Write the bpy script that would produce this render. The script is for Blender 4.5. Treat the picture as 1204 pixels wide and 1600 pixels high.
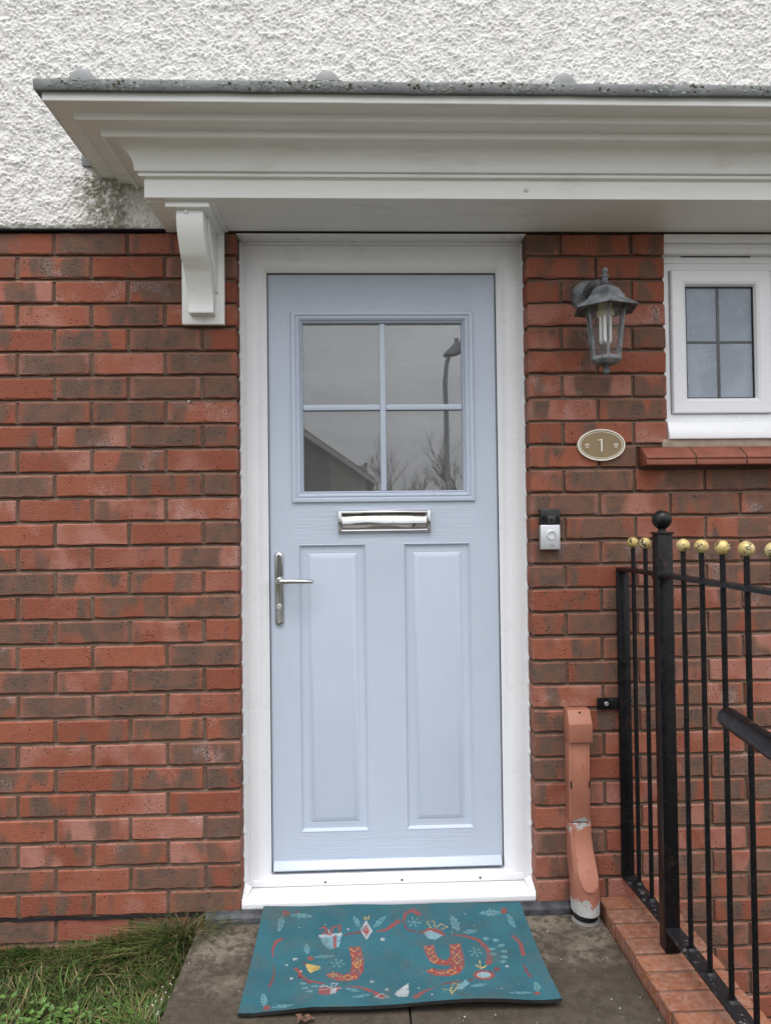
import bpy, bmesh, math, random
import numpy as np
from mathutils import Matrix, Vector, noise as mnoise

for o in list(bpy.data.objects): bpy.data.objects.remove(o)
scene = bpy.context.scene
COL = scene.collection
R = math.radians
random.seed(7)
RNG = np.random.default_rng(11)

# ------------------------------------------------------------------ camera
cam_d = bpy.data.cameras.new('camera'); cam = bpy.data.objects.new('camera', cam_d); COL.objects.link(cam)
cam_d.sensor_fit = 'VERTICAL'; cam_d.sensor_height = 36.0; cam_d.lens = 1130/1600*36.0
cam_d.clip_start = 0.05; cam_d.clip_end = 500
def cam_matrix(pos, yaw, pitch, roll):
    fwd = Vector((math.sin(yaw)*math.cos(pitch), math.cos(yaw)*math.cos(pitch), math.sin(pitch)))
    right = Vector((math.cos(yaw), -math.sin(yaw), 0)); down = fwd.cross(right)
    r2 = math.cos(roll)*right + math.sin(roll)*down; d2 = -math.sin(roll)*right + math.cos(roll)*down
    m = Matrix((r2, -d2, -fwd)).transposed().to_4x4(); m.translation = pos
    return m
cam.matrix_world = cam_matrix(Vector((-0.0784, -2.2494, 1.1762)), 0.0351, 0.0201, 0.0120)
scene.camera = cam

# ------------------------------------------------------------------ sky and sun (overcast daylight)
SUN_EL, SUN_AZ = R(69), R(190)          # azimuth: direction the light comes from, seen from the house front
world = bpy.data.worlds.new('World'); scene.world = world; world.use_nodes = True
wn = world.node_tree.nodes; wl = world.node_tree.links; wn.clear()
w_out = wn.new('ShaderNodeOutputWorld'); w_bg = wn.new('ShaderNodeBackground')
sky = wn.new('ShaderNodeTexSky'); sky.sky_type = 'NISHITA'; sky.sun_disc = False
sky.sun_elevation = SUN_EL; sky.sun_rotation = SUN_AZ; sky.air_density = 1.0; sky.dust_density = 4.0
hsv = wn.new('ShaderNodeHueSaturation'); hsv.inputs['Saturation'].default_value = 0.12
wl.new(sky.outputs[0], hsv.inputs['Color'])
# the cloud layer: brighter overhead than at the horizon, with soft uneven cloud
tcw = wn.new('ShaderNodeTexCoord'); sepw = wn.new('ShaderNodeSeparateXYZ'); wl.new(tcw.outputs['Generated'], sepw.inputs[0])
rampw = wn.new('ShaderNodeMapRange'); rampw.inputs['From Min'].default_value = -0.05; rampw.inputs['From Max'].default_value = 1.0
rampw.inputs['To Min'].default_value = 4.4; rampw.inputs['To Max'].default_value = 19.5
wl.new(sepw.outputs['Z'], rampw.inputs['Value'])
nzw = wn.new('ShaderNodeTexNoise'); nzw.inputs['Scale'].default_value = 2.6; nzw.inputs['Detail'].default_value = 5; nzw.inputs['Distortion'].default_value = 0.6
mpw = wn.new('ShaderNodeMapping'); mpw.inputs['Scale'].default_value = (1, 1, 2.6); wl.new(tcw.outputs['Generated'], mpw.inputs[0]); wl.new(mpw.outputs[0], nzw.inputs['Vector'])
nmw = wn.new('ShaderNodeMapRange'); nmw.inputs['From Min'].default_value = 0.3; nmw.inputs['From Max'].default_value = 0.7
nmw.inputs['To Min'].default_value = 0.78; nmw.inputs['To Max'].default_value = 1.2; wl.new(nzw.outputs[0], nmw.inputs['Value'])
mulw = wn.new('ShaderNodeMath'); mulw.operation = 'MULTIPLY'; wl.new(rampw.outputs[0], mulw.inputs[0]); wl.new(nmw.outputs[0], mulw.inputs[1])
cloud = wn.new('ShaderNodeMix'); cloud.data_type = 'RGBA'; cloud.blend_type = 'MULTIPLY'; cloud.inputs[0].default_value = 1.0
cloud.inputs[6].default_value = (0.97, 0.99, 1.03, 1); wl.new(mulw.outputs[0], cloud.inputs[7])
mixw = wn.new('ShaderNodeMix'); mixw.data_type = 'RGBA'; mixw.inputs[0].default_value = 0.85
wl.new(hsv.outputs[0], mixw.inputs[6]); wl.new(cloud.outputs[2], mixw.inputs[7])
wl.new(mixw.outputs[2], w_bg.inputs['Color']); w_bg.inputs['Strength'].default_value = 0.11
wl.new(w_bg.outputs[0], w_out.inputs[0])
sun_d = bpy.data.lights.new('sun', 'SUN'); sun_d.energy = 1.3; sun_d.angle = R(40); sun_d.color = (1.0, 0.97, 0.93)
sun = bpy.data.objects.new('sun', sun_d); COL.objects.link(sun); sun.location = (0, -6, 8)
sd = Vector((0.12, 1.0, -math.tan(SUN_EL)))     # light travels towards the house and down
sun.rotation_euler = sd.to_track_quat('-Z', 'Y').to_euler()

scene.view_settings.view_transform = 'Standard'; scene.view_settings.look = 'None'
scene.view_settings.gamma = 1; scene.view_settings.use_curve_mapping = False
scene.view_settings.exposure = 0.62
scene.render.engine = 'CYCLES'
scene.render.resolution_x = 770; scene.render.resolution_y = 1024

# ------------------------------------------------------------------ material helpers
class G:
    """small node-graph helper"""
    def __init__(s, name):
        s.m = bpy.data.materials.new(name); s.m.use_nodes = True
        s.t = s.m.node_tree; s.t.nodes.clear()
        s.out = s.t.nodes.new('ShaderNodeOutputMaterial'); s.b = s.t.nodes.new('ShaderNodeBsdfPrincipled')
        s.t.links.new(s.b.outputs[0], s.out.inputs[0])
        s._tc = None
    def n(s, typ, ins=None, **attrs):
        nd = s.t.nodes.new(typ)
        for k, v in attrs.items(): setattr(nd, k, v)
        for k, v in (ins or {}).items(): s.put(nd.inputs[k], v)
        return nd
    def put(s, sock, v):
        if isinstance(v, bpy.types.NodeSocket): s.t.links.new(v, sock)
        elif isinstance(v, (tuple, list)):
            v = tuple(v)
            sock.default_value = v + (1,) if len(v) == 3 and sock.type == 'RGBA' else v
        else: sock.default_value = v
    def co(s, kind='Object'):
        if s._tc is None: s._tc = s.t.nodes.new('ShaderNodeTexCoord')
        return s._tc.outputs[kind]
    def map(s, vec, scale=(1,1,1), loc=(0,0,0), rot=(0,0,0)):
        return s.n('ShaderNodeMapping', {'Vector': vec, 'Scale': scale, 'Location': loc, 'Rotation': rot}).outputs[0]
    def noise(s, vec, scale, detail=3, rough=.5, dist=0.):
        return s.n('ShaderNodeTexNoise', {'Vector': vec, 'Scale': scale, 'Detail': detail, 'Roughness': rough, 'Distortion': dist}).outputs[0]
    def vor(s, vec, scale, feature='F1', rnd=1.):
        return s.n('ShaderNodeTexVoronoi', {'Vector': vec, 'Scale': scale, 'Randomness': rnd}, feature=feature).outputs[0]
    def ma(s, op, a, b=0., c=0., clamp=False):
        nd = s.n('ShaderNodeMath', operation=op, use_clamp=clamp); s.put(nd.inputs[0], a); s.put(nd.inputs[1], b)
        if op in ('MULTIPLY_ADD',): s.put(nd.inputs[2], c)
        return nd.outputs[0]
    def rng(s, v, a, b, c=0., d=1., smooth=True):
        return s.n('ShaderNodeMapRange', {'Value': v, 'From Min': a, 'From Max': b, 'To Min': c, 'To Max': d}, interpolation_type='SMOOTHSTEP' if smooth else 'LINEAR').outputs[0]
    def mix(s, f, a, b, blend='MIX'):
        nd = s.n('ShaderNodeMix', data_type='RGBA', blend_type=blend)
        s.put(nd.inputs[0], f); s.put(nd.inputs[6], a); s.put(nd.inputs[7], b); return nd.outputs[2]
    def sep(s, v): return s.n('ShaderNodeSeparateXYZ', {0: v}).outputs
    def comb(s, x, y, z): return s.n('ShaderNodeCombineXYZ', {0: x, 1: y, 2: z}).outputs[0]
    def vadd(s, a, b): return s.n('ShaderNodeVectorMath', {0: a, 1: b}, operation='ADD').outputs[0]
    def bump(s, h, strength=.3, dist=.002, normal=None):
        nd = s.n('ShaderNodeBump', {'Height': h, 'Strength': strength, 'Distance': dist})
        if normal is not None: s.put(nd.inputs['Normal'], normal)
        return nd.outputs[0]
    def fin(s, col, rough=.5, metal=0., normal=None, spec=None, **kw):
        s.put(s.b.inputs['Base Color'], col); s.put(s.b.inputs['Roughness'], rough); s.put(s.b.inputs['Metallic'], metal)
        if normal is not None: s.put(s.b.inputs['Normal'], normal)
        if spec is not None: s.put(s.b.inputs['Specular IOR Level'], spec)
        for k, v in kw.items(): s.put(s.b.inputs[k.replace('_', ' ')], v)
        return s.m

MAT = {}
def simple(name, col, rough=.5, metal=0., var=.12, vscale=8., bump=.0, bscale=300., spec=None, **kw):
    g = G(name); n1 = g.noise(g.co(), vscale, 4, .6)
    dark = tuple(c*(1-var) for c in col); lite = tuple(min(1, c*(1+var)) for c in col)
    c = g.mix(g.rng(n1, .3, .7), dark, lite)
    nrm = g.bump(g.noise(g.co(), bscale, 3), bump, .001) if bump else None
    MAT[name] = g.fin(c, g.rng(n1, .25, .75, rough*.85, min(1, rough*1.15)), metal, nrm, spec, **kw)
    return MAT[name]

def brick_mat(name, red, red2, pink, brown, grey, dark_bias=0., eff=1., soil=True):
    g = G(name); o = g.co(); rnd = g.n('ShaderNodeObjectInfo').outputs['Random']
    wn1 = g.n('ShaderNodeTexWhiteNoise', {'W': g.ma('MULTIPLY', rnd, 713.)}, noise_dimensions='1D'); r1 = wn1.outputs['Value']
    wc = g.n('ShaderNodeSeparateColor', {0: wn1.outputs['Color']}).outputs
    off = g.comb(g.ma('MULTIPLY', rnd, 61.), g.ma('MULTIPLY', r1, 37.), g.ma('MULTIPLY', wc[1], 83.))
    p = g.vadd(o, off); x, y, z = g.sep(o)[:3]
    # fired body colour
    nb = g.noise(p, 14., 3, .6)
    col = g.mix(g.rng(g.ma('ADD', g.ma('MULTIPLY', wc[0], .7), g.ma('MULTIPLY', nb, .6)), .35, .95), red, red2)
    col = g.mix(g.ma('MULTIPLY', g.rng(wc[2], .35, 1.), g.rng(g.noise(p, 9., 2), .35, .65)), col, pink)
    # kiln marks: dull brown patches with soft upright edges, red rims left where bricks were stacked
    pm = g.map(p, (1., 1., .35)); m1 = g.noise(pm, 13., 2, .45, .25)
    edge = g.ma('MINIMUM', g.rng(g.ma('ABSOLUTE', x), .102, .083), g.rng(g.ma('ABSOLUTE', z), .034, .022))
    edge = g.ma('MULTIPLY_ADD', edge, .55, .45)
    thr = g.ma('MULTIPLY_ADD', wc[1], .36, .30 - dark_bias)
    mk = g.ma('MULTIPLY', g.rng(g.ma('SUBTRACT', m1, thr), -.05, .085), edge, clamp=True)
    mk = g.ma('MULTIPLY', mk, g.rng(g.noise(p, 90., 2), .15, .5, .82, 1.))
    col = g.mix(mk, col, g.mix(g.rng(g.noise(p, 22., 2), .35, .65), brown, grey))
    # salts
    ef = g.ma('MULTIPLY', g.rng(g.noise(p, 11., 2), .53, .72), g.rng(g.noise(p, 160., 4, .7), .36, .66))
    ef = g.ma('MULTIPLY', g.ma('MULTIPLY', ef, g.rng(wc[0], .3, .9)), .58*eff)
    col = g.mix(ef, col, (.52, .38, .36))
    # pale arrises and general drag texture
    rim = g.ma('MAXIMUM', g.rng(g.ma('ABSOLUTE', x), .1, .106), g.rng(g.ma('ABSOLUTE', z), .0285, .032))
    col = g.mix(g.ma('MULTIPLY', rim, g.rng(g.noise(p, 60., 3), .35, .7, 0., .38)), col, (.36, .25, .2))
    fine = g.noise(p, 420., 3, .65)
    col = g.mix(g.rng(fine, .35, .75, 0., .62), col, g.mix(.6, col, (.05, .025, .02)))
    grain = g.noise(p, 900., 2, .6); col = g.mix(g.rng(grain, .55, .8, 0., .42), col, (.52, .36, .30))
    # burnt specks
    v = g.vor(g.vadd(p, g.n('ShaderNodeVectorMath', {0: g.n('ShaderNodeTexNoise', {'Vector': p, 'Scale': 300.}).outputs['Color'], 'Scale': .004}, operation='SCALE').outputs[0]), 85.)
    sp = g.ma('MULTIPLY', g.rng(v, .22, .12), g.rng(g.noise(p, 22., 1), .50, .60))
    col = g.mix(g.ma('MULTIPLY', sp, .85), col, (.025, .017, .015))
    h = g.ma('ADD', g.ma('MULTIPLY', fine, .5), g.ma('ADD', g.noise(g.map(p, (1, 1, .5)), 60., 3), g.ma('MULTIPLY', sp, -1.2)))
    h = g.ma('ADD', h, g.ma('MULTIPLY', g.noise(g.map(p, (.35, 1, 1.6)), 170., 3, .65), .8))
    MAT[name] = g.fin(col, .88, 0., g.bump(h, .85, .0026), .25)
brick_mat('brick', (.240, .068, .038), (.31, .096, .054), (.39, .175, .135), (.170, .088, .060), (.115, .075, .058))
brick_mat('brick_clean', (.235, .078, .036), (.295, .104, .048), (.30, .12, .075), (.17, .08, .05), (.13, .07, .048), -.10, .35)

def mortar_mat():
    g = G('mortar'); o = g.co(); n1 = g.noise(o, 9., 4, .6); n2 = g.noise(o, 330., 3, .7)
    c = g.mix(g.rng(n1, .3, .7), (.135, .086, .062), (.215, .148, .108)); c = g.mix(g.rng(n2, .35, .75, 0., .55), c, (.07, .045, .034))
    moss = g.ma('MULTIPLY', g.rng(g.noise(o, 16., 3), .56, .68), g.rng(g.sep(o)[2], .5, .0)); c = g.mix(g.ma('MULTIPLY', moss, .6), c, (.05, .055, .025))
    MAT['mortar'] = g.fin(c, .95, 0., g.bump(g.ma('ADD', n2, g.noise(o, 90., 3)), .7, .003), .15)
mortar_mat()

def roughcast_mat():
    g = G('roughcast'); o = g.co(); x, y, z = g.sep(o)[:3]
    n1 = g.noise(o, 4., 4, .6); n2 = g.noise(o, 55., 4, .65); n3 = g.noise(o, 420., 3, .7)
    c = g.mix(g.rng(n1, .3, .75), (.69, .675, .65), (.77, .755, .73)); c = g.mix(g.rng(n2, .42, .75, 0., .28), c, (.60, .57, .51))
    # green-black algae that creeps from under the end of the canopy
    d = g.n('ShaderNodeVectorMath', {0: g.comb(g.ma('SUBTRACT', x, -.845), 0., g.ma('SUBTRACT', z, 2.215)), 1: (1., 0., .6)}, operation='MULTIPLY').outputs[0]
    dl = g.n('ShaderNodeVectorMath', {0: d}, operation='LENGTH').outputs['Value']
    st = g.ma('MULTIPLY', g.rng(g.ma('SUBTRACT', dl, g.ma('MULTIPLY', g.noise(o, 16., 4, .7), .16)), .03, -.03), g.rng(n2, .35, .55))
    c = g.mix(g.ma('MULTIPLY', st, .75), c, (.17, .15, .09))
    ed = g.ma('MULTIPLY', g.rng(z, 2.135, 2.10), g.rng(g.noise(o, 24., 3), .42, .62)); c = g.mix(g.ma('MULTIPLY', ed, .55), c, (.25, .24, .16))
    MAT['roughcast'] = g.fin(c, .95, 0., g.bump(g.ma('ADD', n3, g.noise(o, 190., 3, .7)), .6, .003), .2)
roughcast_mat()

def pvc(name, col, rough=.28, grain=None, dirt=.0, bst=.12):
    g = G(name); o = g.co(); n1 = g.noise(o, 5., 4, .6)
    c = g.mix(g.rng(n1, .3, .7), tuple(v*.97 for v in col), col)
    if dirt:
        dm = g.ma('MULTIPLY', g.rng(g.noise(g.map(o, (.7, 3., 3.)), 7., 5, .65), .52, .8), dirt)
        c = g.mix(dm, c, tuple(v*k for v, k in zip(col, (.55, .5, .42))))
        c = g.mix(g.ma('MULTIPLY', g.rng(g.vor(o, 46.), .05, .03), dirt), c, (.12, .1, .08))
    nrm = None
    if grain:
        gv = g.map(o, grain); wv = g.noise(gv, 55., 4, .6, .6); w2 = g.noise(gv, 160., 3, .6, .2)
        nrm = g.bump(g.ma('ADD', g.ma('MULTIPLY', wv, 1.), g.ma('MULTIPLY', w2, .7)), bst, .0016)
    MAT[name] = g.fin(c, g.rng(n1, .3, .7, rough*.85, rough*1.2), 0., nrm)
pvc('white_pvc', (.785, .79, .81), .3)
pvc('canopy_white', (.83, .83, .815), .40, (.12, 1., 1.6), .38, .3)
BLUE = (.505, .565, .668)
pvc('door_blue', BLUE, .36, (2.4, 1., .09), 0., .6)
pvc('door_blue_across', BLUE, .36, (.10, 1., 2.4), 0., .9)
pvc('door_blue_plain', BLUE, .32)
simple('chrome', (.60, .60, .60), .08, 1., .04)
simple('brushed_silver', (.62, .63, .65), .38, .6, .04)
simple('gloss_black', (.008, .008, .009), .12, 0., .1)
simple('lens_grey', (.03, .03, .033), .25, 0., .1)
simple('rubber_black', (.012, .012, .012), .6, 0., .3, 30., .3)
simple('dark_gap', (.01, .01, .01), .9)
simple('aluminium', (.66, .67, .68), .32, .7, .05)
simple('screw_dark', (.05, .05, .05), .4, .8)
simple('cream_plastic', (.62, .58, .38), .4)
simple('lamp_tube', (.90, .90, .88), .3)
simple('plaque_bronze', (.235, .165, .082), .45, 0., .06, 30.)
simple('plaque_cream', (.74, .71, .62), .45)
simple('slate_strip', (.055, .058, .066), .55, 0., .4, 40., .4, 200.)
simple('bitumen', (.010, .010, .011), .9, 0., .3, 40., .3, 300., .15)
simple('tile_red', (.225, .068, .040), .6, 0., .18, 22., .25, 260.)
simple('interior_wall', (.30, .30, .29), .8)
simple('interior_floor', (.10, .07, .05), .7)
simple('dead_leaf', (.11, .055, .03), .8, 0., .4, 60.)
simple('grit', (.42, .40, .36), .8, 0., .3, 50.)
simple('tarmac', (.05, .05, .052), .9, 0., .25, 20., .4, 150.)
simple('pavement', (.17, .165, .155), .9, 0., .2, 12., .3, 120.)
simple('leaded_grey', (.10, .105, .11), .5)
simple('pale_mortar', (.33, .26, .205), .9, 0., .2, 30., .4, 200.)
simple('block_paving', (.15, .135, .125), .9, 0., .25, 5., .4, 90.)
simple('kerb', (.22, .21, .2), .9, 0., .2)
simple('roof_tile', (.075, .06, .055), .8, 0., .25, 6., .3, 60.)
simple('far_brick', (.18, .165, .158), .9, 0., .25, 12., .3, 80.)
simple('far_render', (.30, .28, .25), .9, 0., .15, 3.)
simple('bargeboard', (.45, .44, .42), .5)
simple('galvanised', (.30, .31, .32), .5, .5, .1)
simple('bark', (.11, .095, .08), .9, 0., .3, 12.)

def black_paint():
    g = G('black_paint'); o = g.co(); n1 = g.noise(o, 38., 4, .65); n2 = g.noise(g.map(o, (1, 1, .25)), 120., 3, .6)
    c = g.mix(g.rng(n1, .5, .8), (.0045, .0045, .006), (.014, .012, .012)); c = g.mix(g.ma('MULTIPLY', g.rng(g.noise(o, 210., 3), .66, .72), .5), c, (.12, .1, .09)); c = g.mix(g.ma('MULTIPLY', g.rng(g.noise(o, 17., 5, .75), .60, .70), .6), c, (.055, .024, .013))
    MAT['black_paint'] = g.fin(c, g.rng(n1, .3, .7, .24, .42), 0., g.bump(g.ma('ADD', n1, n2), .3, .002), .28)
    g = G('chipped_black_paint'); o = g.co(); n1 = g.noise(o, 60., 5, .7)
    c = g.mix(g.rng(n1, .58, .64), (.007, .007, .009), (.13, .13, .135)); MAT['chipped_black_paint'] = g.fin(c, .45, 0., g.bump(n1, .6, .003))
    g = G('gold_paint'); o = g.co(); n1 = g.noise(o, 75., 4, .65, .4)
    m = g.rng(n1, .56, .60); c = g.mix(m, (.47, .35, .12), (.02, .018, .014)); c = g.mix(g.rng(g.noise(o, 30., 2), .4, .7, 0., .6), c, (.52, .45, .27))
    MAT['gold_paint'] = g.fin(g.mix(m, c, (.02, .018, .014)), .42, .15, g.bump(g.ma('MULTIPLY', m, -1.), .5, .001))
black_paint()

def lead_mat():
    g = G('lead'); o = g.co(); n1 = g.noise(o, 9., 4, .6); n2 = g.noise(o, 60., 4, .7)
    c = g.mix(g.rng(n1, .3, .7), (.10, .105, .107), (.15, .155, .156)); c = g.mix(g.rng(n2, .5, .8, 0., .6), c, (.06, .06, .06))
    zone = g.rng(g.noise(g.map(o, (1, .3, .3)), 6., 3, .7), .47, .56)
    vv = g.vadd(o, g.n('ShaderNodeVectorMath', {0: g.n('ShaderNodeTexNoise', {'Vector': o, 'Scale': 90., 'Detail': 3.}).outputs['Color'], 'Scale': .012}, operation='SCALE').outputs[0])
    v = g.n('ShaderNodeTexVoronoi', {'Vector': vv, 'Scale': 62.}); d = v.outputs['Distance']; vc = g.n('ShaderNodeSeparateColor', {0: v.outputs['Color']}).outputs
    spot = g.ma('MULTIPLY', g.ma('MULTIPLY', g.rng(d, .5, .42), g.rng(vc[0], .30, .4)), zone)
    ring = g.rng(g.ma('ABSOLUTE', g.ma('SUBTRACT', d, .36)), .12, .02)
    lic = g.mix(g.rng(vc[1], .3, .7), (.06, .07, .035), (.27, .31, .29)); lic = g.mix(g.ma('MULTIPLY', ring, .5), lic, (.33, .36, .33))
    clump = g.ma('MULTIPLY', g.rng(g.noise(o, 120., 5, .75), .50, .60), zone); lic2 = g.mix(g.rng(g.noise(o, 70., 3), .42, .58), (.035, .038, .02), (.20, .23, .20))
    c = g.mix(g.ma('MULTIPLY', spot, .35), c, lic); c = g.mix(g.ma('MULTIPLY', clump, .85), c, lic2); spot = g.ma('MAXIMUM', g.ma('MULTIPLY', spot, .4), clump)
    MAT['lead'] = g.fin(c, .62, 0., g.bump(g.ma('ADD', g.ma('MULTIPLY', spot, 1.2), g.ma('ADD', n2, n1)), .6, .004))
    simple('lead_plain', (.155, .158, .16), .6, 0., .15, 20., .3, 150.); g = G('weathered_metal'); o = g.co(); n1 = g.noise(o, 110., 4, .7); n2 = g.noise(o, 26., 3)
    m = g.rng(g.ma('ADD', g.ma('MULTIPLY', n1, .55), n2), .5, 1.0); c = g.mix(m, (.06, .063, .067), (.21, .22, .23)); c = g.mix(g.rng(g.noise(o, 130., 3), .64, .69, 0., .7), c, (.02, .02, .022))
    MAT['weathered_metal'] = g.fin(c, .55, .1, g.bump(n1, .4, .0015))
lead_mat()

def terracotta():
    g = G('terracotta_paint'); o = g.co(); x, y, z = g.sep(o)[:3]; n1 = g.noise(o, 28., 4, .7); n2 = g.noise(o, 8., 3)
    c = g.mix(g.rng(n2, .3, .7), (.30, .115, .072), (.36, .145, .092)); c = g.mix(g.rng(g.noise(g.map(o, (1, 1, .4)), 95., 3, .6), .62, .7, 0., .7), c, (.25, .065, .035))
    low = g.rng(g.ma('ADD', z, g.ma('MULTIPLY', g.ma('SUBTRACT', n1, .5), .15)), .052, .047)
    band = g.ma('MULTIPLY', g.rng(g.ma('ABSOLUTE', g.ma('SUBTRACT', z, g.ma('MULTIPLY_ADD', g.ma('SUBTRACT', x, .58), .35, .266))), .018, .012), g.rng(g.noise(o, 45., 3, .7), .47, .52))
    pm = g.ma('MAXIMUM', low, band); c = g.mix(pm, c, g.mix(g.rng(n1, .35, .65), (.34, .335, .32), (.44, .44, .435)))
    MAT['terracotta_paint'] = g.fin(c, .55, 0., g.bump(g.ma('ADD', g.ma('MULTIPLY', pm, -1.), g.ma('MULTIPLY', n1, .3)), .4, .0012))
terracotta()

def concrete():
    g = G('concrete_slab'); o = g.co(); x, y, z = g.sep(o)[:3]
    n1 = g.noise(o, 7., 5, .65); n2 = g.noise(o, 34., 5, .7); n3 = g.noise(o, 380., 3, .7)
    c = g.mix(g.rng(n1, .3, .7), (.135, .110, .083), (.245, .208, .163)); c = g.mix(g.rng(n2, .44, .60, 0., .78), c, (.055, .045, .035))
    # a dark band of algae across the front half of the slab
    al = g.rng(g.ma('ADD', y, g.ma('MULTIPLY', g.ma('SUBTRACT', n1, .5), .5)), -.10, -.34); c = g.mix(g.ma('MULTIPLY', al, .82), c, (.052, .041, .030))
    c = g.mix(g.rng(n3, .3, .8, 0., .6), c, g.mix(.5, c, (.02, .017, .014))); c = g.mix(g.rng(g.noise(o, 240., 2), .68, .73, 0., .5), c, (.24, .21, .18))
    MAT['concrete_slab'] = g.fin(c, .92, 0., g.bump(g.ma('ADD', n3, g.ma('MULTIPLY', n2, 1.5)), .6, .003), .2)
concrete()

def soil_mat():
    g = G('lawn_soil'); o = g.co(); n1 = g.noise(o, 6., 5, .65); n2 = g.noise(o, 60., 4, .7)
    c = g.mix(g.rng(n1, .35, .65), (.040, .043, .018), (.06, .066, .026)); c = g.mix(g.rng(n2, .45, .75, 0., .8), c, (.05, .036, .022))
    MAT['lawn_soil'] = g.fin(c, .95, 0., g.bump(n2, .8, .01), .1)
    g = G('grass_blade'); a = g.n('ShaderNodeAttribute', attribute_name='tint').outputs['Color']
    MAT['grass_blade'] = g.fin(a, .55, 0., None, .3)
soil_mat()

def mat_print():
    g = G('printed_mat'); a = g.n('ShaderNodeAttribute', attribute_name='print').outputs['Color']; o = g.co()
    n1 = g.noise(o, 420., 3, .7); n2 = g.noise(o, 14., 4, .6)
    c = g.mix(g.rng(n1, .35, .70, 0., .62), a, (.030, .05, .055)); c = g.mix(g.rng(n2, .45, .75, 0., .5), c, (.075, .09, .085)); c = g.mix(g.rng(g.noise(o, 42., 5, .75), .55, .68, 0., .45), c, (.04, .055, .055))
    c = g.mix(g.rng(g.noise(o, 330., 2), .70, .73, 0., .35), c, (.30, .36, .36))
    MAT['printed_mat'] = g.fin(c, .9, 0., g.bump(n1, .7, .0018), .15)
mat_print()

def glass():
    g = G('door_glass'); o = g.co()
    wob = g.bump(g.noise(o, 3.2, 1), .02, .01)
    g.fin((.82, .85, .86), .012, 0., wob, None, Transmission_Weight=1., IOR=2.15)
    haze = g.n('ShaderNodeBsdfDiffuse', {'Color': (.62, .62, .61, 1)}).outputs[0]; sm = g.ma('MULTIPLY_ADD', g.rng(g.noise(o, 6., 5, .7), .35, .75), .05, .075)  # pale diffuse layer mixed in to paint haze over the reflections
    mx = g.n('ShaderNodeMixShader'); g.put(mx.inputs[0], sm); g.put(mx.inputs[1], g.b.outputs[0]); g.put(mx.inputs[2], haze); g.t.links.new(mx.outputs[0], g.out.inputs[0])
    MAT['door_glass'] = g.m
    g = G('clear_glass'); MAT['clear_glass'] = g.fin((.30, .28, .26), .06, 0., None, .5, Alpha=.07)
    g = G('obscure_glass'); o = g.co(); v = g.n('ShaderNodeTexVoronoi', {'Vector': o, 'Scale': 420.}, feature='SMOOTH_F1').outputs[0]
    big = g.noise(o, 7., 2)
    c = g.mix(g.rng(big, .4, .62), (.31, .355, .425), (.37, .42, .495))
    MAT['obscure_glass'] = g.fin(c, .22, 0., g.bump(g.ma('ADD', v, g.noise(o, 260., 2)), .9, .0028), .9)
glass()

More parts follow.
